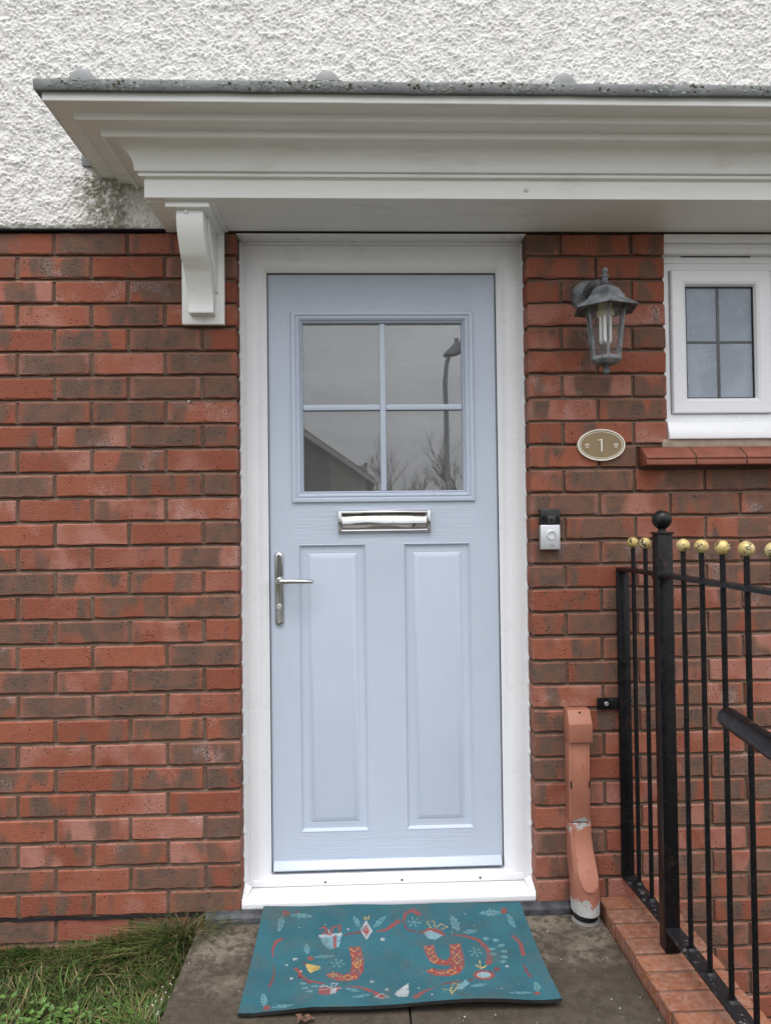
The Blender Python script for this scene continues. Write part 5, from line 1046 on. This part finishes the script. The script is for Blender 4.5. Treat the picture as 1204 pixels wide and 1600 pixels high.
('P','p',[[0.3156,-0.2357],[0.3143,-0.2383],[0.3118,-0.2405],[0.3084,-0.2418],[0.3047,-0.2421],[0.3012,-0.2414],[0.2984,-0.2398],[0.2968,-0.2374],[0.2966,-0.2347],[0.2978,-0.2321],[0.3004,-0.2299],[0.3037,-0.2285],[0.3075,-0.2282],[0.311,-0.2289],[0.3138,-0.2306],[0.3154,-0.233]]),
('P','p',[[0.3105,-0.2607],[0.3092,-0.2633],[0.3067,-0.2654],[0.3034,-0.2667],[0.2997,-0.267],[0.2962,-0.2663],[0.2935,-0.2647],[0.2919,-0.2624],[0.2917,-0.2598],[0.2929,-0.2572],[0.2954,-0.2551],[0.2987,-0.2537],[0.3024,-0.2534],[0.3059,-0.2541],[0.3087,-0.2558],[0.3103,-0.2581]]),
('P','p',[[0.3024,-0.2807],[0.3012,-0.2832],[0.2988,-0.2853],[0.2955,-0.2866],[0.2918,-0.2869],[0.2884,-0.2862],[0.2857,-0.2846],[0.2841,-0.2824],[0.2839,-0.2798],[0.2851,-0.2772],[0.2875,-0.2752],[0.2908,-0.2739],[0.2945,-0.2736],[0.298,-0.2743],[0.3007,-0.2759],[0.3023,-0.2781]]),
('P','p',[[0.2837,-0.2244],[0.2825,-0.227],[0.28,-0.2292],[0.2766,-0.2305],[0.2729,-0.2309],[0.2694,-0.2302],[0.2665,-0.2285],[0.2649,-0.2261],[0.2646,-0.2234],[0.2659,-0.2207],[0.2683,-0.2185],[0.2717,-0.2171],[0.2755,-0.2168],[0.2791,-0.2175],[0.2819,-0.2192],[0.2835,-0.2216]]),
('P','p',[[0.2815,-0.2466],[0.2803,-0.2492],[0.2779,-0.2514],[0.2745,-0.2527],[0.2708,-0.253],[0.2673,-0.2523],[0.2645,-0.2507],[0.2629,-0.2483],[0.2626,-0.2457],[0.2638,-0.2431],[0.2663,-0.2409],[0.2696,-0.2396],[0.2734,-0.2392],[0.2769,-0.2399],[0.2797,-0.2416],[0.2813,-0.244]]),
('S','g',[[0.2836,-0.1948],[0.2921,-0.2248],[0.2876,-0.2627],[0.2744,-0.2866]],0.0015,0.0015),
('S','p',[[0.2071,-0.2321],[0.2445,-0.2427]],0.0011,0.0011),
('S','p',[[0.2156,-0.2345],[0.2086,-0.2364]],0.0009,0.0009),
('S','p',[[0.2156,-0.2345],[0.211,-0.2293]],0.0009,0.0009),
('S','p',[[0.2361,-0.2403],[0.2431,-0.2384]],0.0009,0.0009),
('S','p',[[0.2361,-0.2403],[0.2406,-0.2454]],0.0009,0.0009),
('S','p',[[0.2228,-0.2165],[0.2288,-0.2579]],0.0011,0.0011),
('S','p',[[0.2242,-0.2259],[0.2199,-0.2205]],0.0009,0.0009),
('S','p',[[0.2242,-0.2259],[0.2266,-0.2185]],0.0009,0.0009),
('S','p',[[0.2275,-0.2487],[0.2317,-0.254]],0.0009,0.0009),
('S','p',[[0.2275,-0.2487],[0.2251,-0.256]],0.0009,0.0009),
('S','p',[[0.2416,-0.2218],[0.2103,-0.2527]],0.0011,0.0011),
('S','p',[[0.2345,-0.2289],[0.2373,-0.2215]],0.0009,0.0009),
('S','p',[[0.2345,-0.2289],[0.2415,-0.2266]],0.0009,0.0009),
('S','p',[[0.2173,-0.2458],[0.2146,-0.253]],0.0009,0.0009),
('S','p',[[0.2173,-0.2458],[0.2104,-0.248]],0.0009,0.0009),
('P','r',[[0.0839,-0.2022],[0.1146,-0.1972],[0.1154,-0.2284],[0.1219,-0.2603],[0.1403,-0.2705],[0.1551,-0.2527],[0.1575,-0.2014],[0.1896,-0.1972],[0.1911,-0.2577],[0.1857,-0.3031],[0.169,-0.3315],[0.1393,-0.3426],[0.1096,-0.3383],[0.0901,-0.3257],[0.0811,-0.3125],[0.0983,-0.3004],[0.1164,-0.3108],[0.1394,-0.3108],[0.1523,-0.2936],[0.1225,-0.2908],[0.1006,-0.2776],[0.0905,-0.2524]]),
('S','y',[[0.1598,-0.2653],[0.1745,-0.2436],[0.1831,-0.2666],[0.1685,-0.2878],[0.1598,-0.2653]],0.0016,0.0016),
('S','y',[[0.0974,-0.2621],[0.1108,-0.2466],[0.1208,-0.2633],[0.1075,-0.2786],[0.0974,-0.2621]],0.0016,0.0016),
('S','y',[[0.1364,-0.3229],[0.1507,-0.3119],[0.1621,-0.3242],[0.1478,-0.335],[0.1364,-0.3229]],0.0016,0.0016),
('S','y',[[0.0877,-0.2043],[0.1003,-0.2199],[0.1142,-0.2011]],0.0016,0.0016),
('S','y',[[0.1601,-0.2062],[0.1712,-0.2198],[0.1871,-0.201]],0.0016,0.0016),
('S','y',[[0.0839,-0.3114],[0.0989,-0.3134],[0.0981,-0.3027]],0.0016,0.0016),
('S','y',[[0.0956,-0.2274],[0.097,-0.2415]],0.0018,0.0018),
('S','y',[[0.1098,-0.225],[0.1046,-0.2374]],0.0018,0.0018),
('S','y',[[0.1283,-0.2729],[0.1357,-0.2764]],0.0018,0.0018),
('S','y',[[0.163,-0.2309],[0.1655,-0.2425]],0.0018,0.0018),
('S','y',[[0.1852,-0.2289],[0.1798,-0.2395]],0.0018,0.0018),
('S','y',[[0.1773,-0.2997],[0.1776,-0.3115]],0.0018,0.0018),
('S','y',[[0.1078,-0.3197],[0.1189,-0.3232]],0.0018,0.0018),
('S','y',[[0.1141,-0.3316],[0.1223,-0.3262]],0.0018,0.0018),
('S','y',[[0.1601,-0.2988],[0.1604,-0.3107]],0.0018,0.0018),
('S','y',[[0.1305,-0.3208],[0.1258,-0.3293]],0.0018,0.0018),
('P','r',[[0.2603,-0.3431],[0.2565,-0.3516],[0.249,-0.3586],[0.239,-0.3629],[0.2279,-0.3641],[0.2175,-0.3618],[0.2091,-0.3565],[0.2041,-0.349],[0.2033,-0.3402],[0.2069,-0.3316],[0.2143,-0.3244],[0.2244,-0.3199],[0.2358,-0.3187],[0.2465,-0.321],[0.2549,-0.3265],[0.2597,-0.3343]]),
('P','w',[[0.2503,-0.342],[0.2479,-0.3474],[0.243,-0.3517],[0.2364,-0.3545],[0.2291,-0.3552],[0.2222,-0.3537],[0.2166,-0.3504],[0.2133,-0.3456],[0.2128,-0.3401],[0.2151,-0.3347],[0.22,-0.3303],[0.2266,-0.3275],[0.234,-0.3267],[0.241,-0.3282],[0.2466,-0.3316],[0.2498,-0.3365]]),
('P','b',[[0.2465,-0.3418],[0.2447,-0.3457],[0.2409,-0.3488],[0.2356,-0.3507],[0.2298,-0.3512],[0.2242,-0.3502],[0.2197,-0.3477],[0.217,-0.3443],[0.2165,-0.3403],[0.2183,-0.3364],[0.2221,-0.3333],[0.2274,-0.3313],[0.2333,-0.3308],[0.2389,-0.3319],[0.2434,-0.3343],[0.2461,-0.3378]]),
('S','y',[[0.2275,-0.3112],[0.2177,-0.2958],[0.2377,-0.3075],[0.246,-0.2972],[0.2294,-0.3113],[0.2307,-0.2733]],0.0022,0.0022),
('P','d',[[0.2792,-0.3156],[0.2778,-0.3196],[0.2751,-0.3229],[0.2718,-0.325],[0.2681,-0.3256],[0.2648,-0.3246],[0.2623,-0.3222],[0.261,-0.3187],[0.261,-0.3147],[0.2624,-0.3107],[0.2651,-0.3073],[0.2685,-0.3052],[0.2721,-0.3045],[0.2755,-0.3055],[0.278,-0.308],[0.2793,-0.3115]]),
('P','b',[[0.1606,-0.3789],[0.1818,-0.3606],[0.1882,-0.3803],[0.1642,-0.4062],[0.1515,-0.4055]]),
('S','y',[[0.116,-0.3984],[0.1346,-0.41],[0.1485,-0.3728],[0.1599,-0.3844],[0.1362,-0.4258],[0.1359,-0.3994]],0.0024,0.0024),
('S','d',[[0.1203,-0.3769],[0.166,-0.3671]],0.006,0.006),
('S','d',[[0.1884,-0.3665],[0.2004,-0.3616]],0.006,0.006),
('S','r',[[0.0464,-0.4265],[0.0699,-0.404],[0.0966,-0.392]],0.013,0.003),
('P','p',[[0.1881,-0.3938],[0.1934,-0.3961],[0.1971,-0.394],[0.2041,-0.3988],[0.2084,-0.3938],[0.2159,-0.3952],[0.2198,-0.3902],[0.2262,-0.39],[0.2338,-0.3838],[0.2338,-0.3838],[0.2268,-0.3803],[0.2203,-0.3825],[0.2169,-0.3788],[0.2089,-0.3832],[0.205,-0.3796],[0.1974,-0.3872],[0.1938,-0.3865],[0.1882,-0.3909]]),
('S','g',[[0.1882,-0.3923],[0.2246,-0.3855]],0.0009,0.0009),
('P','w',[[0.0013,-0.3979],[0.0328,-0.3614],[0.031,-0.3994],[0.0269,-0.4229],[0.0002,-0.4189]]),
('P','w',[[0.3047,-0.302],[0.304,-0.3038],[0.3028,-0.3052],[0.3012,-0.3061],[0.2995,-0.3064],[0.298,-0.3059],[0.2968,-0.3049],[0.2962,-0.3034],[0.2963,-0.3016],[0.2969,-0.2999],[0.2982,-0.2984],[0.2997,-0.2975],[0.3014,-0.2972],[0.303,-0.2977],[0.3041,-0.2987],[0.3047,-0.3003]]),
('P','w',[[0.2691,-0.4051],[0.2687,-0.406],[0.268,-0.4069],[0.2671,-0.4074],[0.2661,-0.4075],[0.2652,-0.4073],[0.2644,-0.4067],[0.2641,-0.4058],[0.2641,-0.4048],[0.2644,-0.4038],[0.2652,-0.403],[0.2661,-0.4025],[0.2671,-0.4023],[0.268,-0.4026],[0.2688,-0.4032],[0.2691,-0.404]]),
('P','w',[[0.0593,-0.3874],[0.059,-0.3884],[0.0584,-0.3892],[0.0575,-0.3898],[0.0565,-0.3899],[0.0555,-0.3897],[0.0548,-0.3891],[0.0543,-0.3882],[0.0542,-0.3872],[0.0544,-0.3862],[0.0551,-0.3853],[0.0559,-0.3848],[0.0569,-0.3846],[0.0579,-0.3849],[0.0587,-0.3855],[0.0592,-0.3864]]),
('P','w',[[0.0913,-0.4225],[0.0909,-0.4237],[0.0901,-0.4248],[0.089,-0.4254],[0.0877,-0.4256],[0.0865,-0.4253],[0.0855,-0.4245],[0.0849,-0.4234],[0.0848,-0.4222],[0.0852,-0.4209],[0.086,-0.4199],[0.0871,-0.4192],[0.0884,-0.4191],[0.0896,-0.4194],[0.0905,-0.4201],[0.0911,-0.4212]]),
('P','w',[[0.2234,-0.0693],[0.2231,-0.0703],[0.2225,-0.0711],[0.2217,-0.0717],[0.2209,-0.0718],[0.2201,-0.0716],[0.2195,-0.071],[0.2191,-0.0701],[0.2191,-0.0691],[0.2194,-0.0681],[0.22,-0.0673],[0.2208,-0.0668],[0.2216,-0.0666],[0.2224,-0.0669],[0.2231,-0.0675],[0.2234,-0.0683]]),
('P','w',[[0.3016,-0.0508],[0.3012,-0.0518],[0.3006,-0.0527],[0.2998,-0.0532],[0.2989,-0.0533],[0.2981,-0.0531],[0.2975,-0.0525],[0.2972,-0.0516],[0.2972,-0.0506],[0.2976,-0.0496],[0.2982,-0.0487],[0.299,-0.0482],[0.2999,-0.048],[0.3007,-0.0483],[0.3013,-0.0489],[0.3016,-0.0498]])]
# ================================================================== THE DOORMAT
MX0, MX1, MY0, MY1 = -.386, .3975, -.4515, -.0055
def mat_point(u, v):
    """u across 0..1, v from back 0 to front 1 -> world, with the sag and curl of the old mat"""
    x = MX0+(MX1-MX0)*u+v*(.004 if u < .5 else .008)*(2*u-1)
    y = MY1-.018*u+(MY0-MY1+.014*u)*v
    base = -.0185
    z = base+.0335*(1-v)**2.2*max(0, 1-0)          # the back edge lies up on the drainage strip
    lift = .022*(v**3)*(.55+.45*math.sin(math.pi*min(1, max(0, (u-.14)/.86))))
    curl = .010*max(0, (u-.88)/.12)**2*v**2
    dip = -.010*max(0, 1-abs(u-.05)/.18)*v**4
    ripple = .005*math.sin(u*9.5+.6)*v**3+.0015*math.sin(u*17+2)*(1-v)
    return x, y, z+.006+lift+curl+dip+ripple
NU, NV = 470, 270
PAL = {'r': (.30, .045, .035), 'd': (.17, .035, .035), 'p': (.13, .27, .30), 'w': (.40, .42, .43), 'y': (.52, .36, .10), 'b': (.20, .36, .42), 'g': (.035, .16, .19), 'k': (.02, .018, .018), 'o': (.45, .25, .05)}
us = np.linspace(0, 1, NU); vs = np.linspace(0, 1, NV)
XY = np.array([[mat_point(u, v) for u in us] for v in vs])
XX, YY = XY[..., 0], XY[..., 1]
COLR = np.empty(XX.shape+(3,)); teal = np.array([.028, .118, .150]); n_ = vnoise(XX*16, YY*16, 41)[..., None]
COLR[:] = teal*(.85+.3*n_)
jx = XX+.0016*(vnoise(XX*240, YY*240, 51)-.5); jy = YY+.0016*(vnoise(XX*240, YY*240, 52)-.5)
def inside(poly):
    m = np.zeros(XX.shape, bool); n = len(poly)
    for k in range(n):
        (x1, y1), (x2, y2) = poly[k], poly[(k+1) % n]
        if y1 == y2: continue
        c = ((y1 > jy) != (y2 > jy)) & (jx < (x2-x1)*(jy-y1)/(y2-y1)+x1); m ^= c
    return m
def stroke(pts, w0, w1):
    m = np.zeros(XX.shape, bool); L = [0]
    for a, b in zip(pts, pts[1:]): L.append(L[-1]+math.hypot(b[0]-a[0], b[1]-a[1]))
    for k, (a, b) in enumerate(zip(pts, pts[1:])):
        dx, dy = b[0]-a[0], b[1]-a[1]; l2 = dx*dx+dy*dy+1e-12
        t = np.clip(((jx-a[0])*dx+(jy-a[1])*dy)/l2, 0, 1); d = np.hypot(jx-a[0]-t*dx, jy-a[1]-t*dy)
        s_ = (L[k]+t*(L[k+1]-L[k]))/(L[-1]+1e-9); m |= d < np.maximum(w0+(w1-w0)*s_, .0017)*.62
    return m
for sh in PRINT:
    m = inside(sh[2]) if sh[0] == 'P' else stroke(sh[2], sh[3], sh[4])
    wear = (np.clip(.62+.5*vnoise(XX*120, YY*120, 61)-.55*(vnoise(XX*330, YY*330, 62) > .78), .12, 1))[..., None]
    COLR = np.where(m[..., None], COLR*(1-wear)+np.array(PAL[sh[1]])*wear, COLR)
# trodden dirt at the back left corner
dirt = np.clip(1-np.hypot((XX+.36)/.16, (YY+.02)/.07), 0, 1)[..., None]*(.4+.6*vnoise(XX*70, YY*70, 71))[..., None]
COLR = COLR*(1-.7*dirt)+np.array([.10, .085, .07])*.7*dirt
vt = XY.reshape(-1, 3); N = NU*NV
bot = vt.copy(); bot[:, 2] -= .0065
idx = np.arange(N).reshape(NV, NU)
top = np.stack([idx[:-1, :-1], idx[1:, :-1], idx[1:, 1:], idx[:-1, 1:]], -1).reshape(-1, 4)
me = bpy.data.meshes.new('surface'); me.from_pydata(vt.tolist(), [], top.tolist())
ca = me.color_attributes.new('print', 'FLOAT_COLOR', 'POINT'); ca.data.foreach_set('color', np.concatenate([COLR.reshape(-1, 3), np.ones((N, 1))], 1).ravel().astype(np.float32))
me.polygons.foreach_set('use_smooth', np.ones(len(top), dtype=bool))
dm = thing('doormat', (0, -.23, -.02), 'worn teal festive doormat with red letters J and Y lying at the door', 'doormat')
obj('surface', me, 'printed_mat', dm)
s = MB(); rim = [(k, 0) for k in range(0, NU, 6)]+[(NU-1, 0)]+[(NU-1, j) for j in range(6, NV-1, 6)]+[(NU-1, NV-1)]+[(k, NV-1) for k in range(NU-7, 0, -6)]+[(0, NV-1)]+[(0, j) for j in range(NV-7, 0, -6)]
s.loops([[tuple(XY[j, k]-np.array([0, 0, .0003])) for k, j in rim], [tuple(XY[j, k]-np.array([0, 0, .0085])) for k, j in rim]], True, False, False); nu, nv = list(range(0, NU, 15))+[NU-1], list(range(0, NV, 15))+[NV-1]; s.loops([[tuple(XY[j, k]-np.array([0, 0, .0085])) for k in nu] for j in nv], False); obj('rubber_backing', s.mesh('rubber_backing', smooth=True, angle=50), 'rubber_black', dm)

# dead leaf and grit
lf = MB(); rnd = random.Random(4)
for k in range(9):
    a = rnd.uniform(0, 6.28); c = Vector((-.222+rnd.uniform(-.02, .02), -.472+rnd.uniform(-.010, .004), -.011+rnd.uniform(0, .008))); u = Vector((math.cos(a), math.sin(a), rnd.uniform(-.4, .8)))*.011; w = Vector((-math.sin(a), math.cos(a), rnd.uniform(-.3, .5)))*.006
    m_ = c+Vector((0, 0, .004)); i = len(lf.v); lf.v += [tuple(c-u), tuple(c+w), tuple(c+u), tuple(c-w), tuple(m_)]; lf.f += [(i, i+1, i+4), (i+1, i+2, i+4), (i+2, i+3, i+4), (i+3, i, i+4)]
o = obj('dead_leaf', lf.mesh('dead_leaf'), 'dead_leaf'); tag(o, 'crumpled brown dead leaf at the front edge of the doormat', 'leaf')
gr = MB()
def chip(x, y, z, r):
    a = rnd.uniform(0, 6.28); i = len(gr.v); e = rnd.uniform(.5, 1)
    gr.v += [(x+r*math.cos(a+t)*(1 if k % 2 else e), y+r*math.sin(a+t)*(1 if k % 2 else e), z-.0004) for k, t in enumerate((0, 1.6, 3.1, 4.7))]+[(x, y, z+r*.8)]
    gr.f += [(i, i+1, i+4), (i+1, i+2, i+4), (i+2, i+3, i+4), (i+3, i, i+4)]
for k in range(120):
    x, y = rnd.uniform(-.57, .63), rnd.uniform(-.62, -.04); u, v = (x-MX0)/(MX1-MX0), (y-MY1)/(MY0-MY1)
    if -.02 < u < 1.02 and -.02 < v < 1.03:
        if rnd.random() < .5 and .02 < u < .98 and .02 < v < .98:
            px, py, pz = mat_point(u, v); chip(px, py, pz, rnd.choice((.0012, .0016, .0024)))
    else: chip(x, y, -.0196, rnd.choice((.0009, .0012, .0016, .0026)))
for k in range(24): chip(-.585+rnd.uniform(-.05, .01), rnd.uniform(-.5, -.25), -.05+rnd.uniform(0, .03), rnd.uniform(.002, .0038))
o = obj('grit', gr.mesh('grit'), 'grit'); tag(o, 'scattered pale grit and petals on slab and mat', 'grit', kind='stuff')

# ================================================================== GRASS
def grass(n, seed):
    rs = np.random.default_rng(seed); V = []; F = []; T = []
    GREEN = np.array([[.053, .098, .018], [.07, .122, .024], [.042, .076, .016], [.09, .142, .032], [.036, .062, .014]]); STRAW = np.array([[.22, .17, .085], [.16, .115, .055], [.12, .10, .05]])
    vi = 0
    for k in range(n):
        zone = rs.random()
        if zone < .30:      # rank tufts against the wall
            x = -1.55+rs.random()*.97; y = -.012-abs(rs.normal(0, .045)); near = 1.
        elif zone < .50:    # overhanging the slab edge
            x = -.585-abs(rs.normal(0, .06)); y = -.01-rs.random()*.9; near = .75 if y > -.25 else .45
        else:
            x = -1.6+rs.random()*1.01; y = -.02-rs.random()*1.15; near = 0.
        if x > -.584: continue
        clump = vnoise(np.array([x*11.]), np.array([y*11.]), 5)[0]; cl2 = vnoise(np.array([x*26.]), np.array([y*26.]), 6)[0]
        h = (.030+.035*rs.random()*clump*1.6)*(1-near)+near*(.035+.085*rs.random()*(.4+clump))*(.62+.75*min(1, max(0, (x+1.0)/.35)))
        corner = math.exp(-((x+.63)/.10)**2-((y+.03)/.09)**2); h *= 1+.85*corner*rs.random()
        w = .0011+.0013*rs.random(); ang = rs.random()*6.283; lean = (.35+.9*rs.random())*(1.15 if near else .9)
        dirx, diry = math.cos(ang), math.sin(ang)
        if near and y > -.05 and diry > 0: diry *= -.6
        if x+dirx*h*lean > -.53 and y < -.12: dirx = -abs(dirx)*.4
        zb = -.128+(.035*math.exp(y/.07)); pxd, pyd = -diry, dirx
        straw = rs.random() < (.13+.26*(cl2 > .6)+.10*near)
        c = (STRAW if straw else GREEN)[rs.integers(3 if straw else 5)]*(.75+.5*rs.random())
        if not straw: c = c*(1+.5*(clump-.5))
        base = vi
        for t, ww in ((0, 1), (.38, .9), (.72, .65)):
            b = lean*t*t*h; z = zb+h*t*(1-.28*lean*t)
            yy_ = min(y+diry*b, -.004)
            V += [(x+dirx*b-pxd*w*ww, yy_-pyd*w*ww, z), (x+dirx*b+pxd*w*ww, min(yy_+pyd*w*ww, -.003), z)]; T += [c*(.55+.45*t)*1. if False else c, c]
        b = lean*h; V.append((x+dirx*b, min(y+diry*b, -.004), zb+h*(1-.28*lean))); T.append(c*1.05)
        F += [(base, base+1, base+3, base+2), (base+2, base+3, base+5, base+4), (base+4, base+5, base+6)]; vi += 7
    # a few long bents arching over the corner of the sill and against the brick
    for k in range(46):
        x = -.60+rs.normal(0, .07); y = -.02-.05*rs.random(); x = min(x, -.565); a = rs.uniform(-.9, .9)+(0 if k % 3 else 1.2); h = .10+.13*rs.random(); c = (STRAW if k % 3 else GREEN)[k % 3]*1.15
        base = vi; m_ = 7
        for j in range(m_+1):
            t = j/m_; b = h*.75*t*t*a; z = -.11+h*(t*1.25-.35*t*t*abs(a)); w = .00075*(1-.6*t)
            yq = min(y+.02*math.sin(k)*t-.01*t, -.006)
            V += [(x+b-w, yq, z), (x+b+w, yq-.0006, z)]; T += [c, c]
            if j: F.append((base+2*j-2, base+2*j-1, base+2*j+1, base+2*j))
        vi += 2*(m_+1)
    me = bpy.data.meshes.new('grass'); me.from_pydata(V, [], F)
    ca = me.color_attributes.new('tint', 'FLOAT_COLOR', 'POINT'); ca.data.foreach_set('color', np.concatenate([np.array(T), np.ones((len(T), 1))], 1).ravel().astype(np.float32))
    return me
o = obj('grass', grass(30000, 3), 'grass_blade'); tag(o, 'rough green grass with straw tufts along the brick wall', 'grass', kind='stuff')
wd = MB(); rnd = random.Random(9); simple('weed_leaf', (.075, .15, .03), .5, 0., .3, 40.)
for k in range(170):
    cx, cy = -.90+rnd.gauss(0, .09), -.33+rnd.gauss(0, .06)
    if cy > -.1: continue
    a = rnd.uniform(0, 6.28); l = rnd.uniform(.012, .026); z = -.098+rnd.uniform(0, .022); u = Vector((math.cos(a), math.sin(a), rnd.uniform(-.2, .5)))*l; w = Vector((-math.sin(a), math.cos(a), 0))*l*.36; c = Vector((cx, cy, z)); i = len(wd.v)
    wd.v += [tuple(c), tuple(c+u*.4+w), tuple(c+u*.5-Vector((0, 0, .002))), tuple(c+u*.4-w), tuple(c+u)]; wd.f += [(i, i+1, i+2), (i, i+2, i+3), (i+1, i+4, i+2), (i+2, i+4, i+3)]
o = obj('clover_weeds', wd.mesh('clover_weeds'), 'weed_leaf'); tag(o, 'bright green broad-leaved weeds low in the grass', 'weeds', kind='stuff')

# ================================================================== ACROSS THE STREET (mirrored in the door glass), plus an added wall
lp = thing('street_lamp', (1.95, -13.8, -.445), 'tall grey street lamp mirrored in the upper right door pane', 'street lamp')
s = MB(); s.tube([(1.98, -13.8, -.5), (1.97, -13.8, 1.2), (1.93, -13.8, 1.25), (1.90, -13.8, 2.9), (1.87, -13.8, 4.4), (1.92, -13.8, 4.85), (2.02, -13.8, 5.12)], [.085, .085, .065, .06, .055, .05, .045], 12); obj('column', s.mesh('column', smooth=True, angle=50), 'galvanised', lp)
s = MB(); s.loops([[(1.86, -13.8+a, 5.02), (1.86, -13.8+a, 5.06), (2.12, -13.8+a*.9, 5.33), (2.45, -13.8+a*.6, 5.40), (2.45, -13.8+a*.6, 5.20), (2.15, -13.8+a, 5.05)] for a in (-.16, .16)], True, True, True); obj('lamp_head', s.mesh('lamp_head', bevel=.03), 'galvanised', lp)
s = MB(); s.lathe((2.15, -13.8, 5.34), [(.05, 0), (.05, .09), (.03, .1)], 10); obj('sensor', s, 'galvanised', lp)
hs = thing('opposite_house', (-4.5, -30, -.46), 'dark gabled house mirrored at lower left of the door glass', 'house')
HY = -26.7
s = MB(); s.prism([(-9.2, -.5), (.18, -.5), (.18, 3.15), (-4.5, 6.45), (-9.2, 3.15)], HY, HY-9); obj('wall', s, 'far_brick', hs)
s = MB(); s.prism([(-1.25, -.46), (.2, -.46), (.2, 3.1), (-1.25, 4.12)], HY+.03, HY-.02); obj('rendered_bay', s, 'far_render', hs)
s = MB(); s.prism([(.55, 2.93), (.55, 3.1), (-4.5, 6.72), (-9.55, 3.1), (-9.55, 2.93), (-4.5, 6.5)], HY+.35, HY-9.3); rf = obj('roof', s, 'roof_tile', hs)
s = MB(); s.prism([(.56, 2.84), (.56, 3.04), (-4.5, 6.66), (-9.56, 3.04), (-9.56, 2.84), (-4.5, 6.4)], HY+.42, HY+.352); obj('bargeboard', s, 'bargeboard', rf)
s = MB(); s.tube([(.62, HY+.3, 3.0), (.62, HY+.3, 2.7), (.3, HY+.1, 2.5), (.3, HY+.1, -.45)], .06, 8); obj('drainpipe', s, 'bargeboard', hs)
s = MB(); s.loops([[(-1.0, HY-2.5, 3.6), (.25, HY-2.5, 3.6), (.25, HY-4.5, 4.05), (-1.0, HY-4.5, 3.95)], [(-1.0, HY-2.5, 3.0), (.25, HY-2.5, 3.0), (.25, HY-4.5, 3.0), (-1.0, HY-4.5, 3.0)]], True, True, True); obj('rear_roof', s, 'roof_tile', rf)
s = MB(); s.box(.13, .27, HY-4.6, HY-4.4, 4.0, 4.14); obj('ridge_end', s, 'roof_tile', rf)
s = MB(); s.box(-.6, 22, -15.6, -15.38, -.5, 1.28); gw = obj('added_wall', s.mesh('added_wall', bevel=.01), 'far_brick'); tag(gw, 'long dull brick wall, unseen, added to darken the letterbox reflection', 'wall')  # added wall out of view; its reflection darkens the chrome letterbox flap
s = MB(); s.box(-.65, 22.05, -15.65, -15.33, 1.2805, 1.34); obj('coping', s.mesh('coping', bevel=.01), 'kerb', gw)
def bare_tree(x, y, h, seed, label):
    t = thing('bare_tree', (x, y, -.46), label, 'tree', 'bare trees across the street'); rnd = random.Random(seed); tr = MB(); cr = MB()
    def grow(p, d, l, r, depth, mb):
        pts = [p]; dd = d.copy()
        for k in range(3): dd = (dd+Vector((rnd.uniform(-.14, .14), rnd.uniform(-.14, .14), .05))).normalized(); pts.append(pts[-1]+dd*l/3)
        mb.tube([tuple(q) for q in pts], [r, r*.9, r*.78, r*.62], 5 if depth < 3 else 3, False)
        if depth >= 6: return
        for k in range(3 if depth < 5 else 2):
            q = pts[rnd.choice((1, 2, 3, 3))]; a = rnd.uniform(0, 6.28); e = (dd+Vector((math.cos(a), math.sin(a), .25))*rnd.uniform(.35, .75)).normalized(); grow(q, e, l*rnd.uniform(.62, .82), r*.56, depth+1, cr)
    grow(Vector((x, y, -.5)), Vector((0, 0, 1)), h*.30, h*.022, 0, tr)
    obj('trunk', tr.mesh('trunk', smooth=True), 'bark', t); obj('crown', cr.mesh('crown', smooth=True), 'bark', t)
bare_tree(2.1, -31, 6.2, 3, 'bare tree mirrored at the foot of the door glass beside the house')
bare_tree(5.0, -29, 7.2, 8, 'bare tree mirrored behind the street lamp in the door glass')
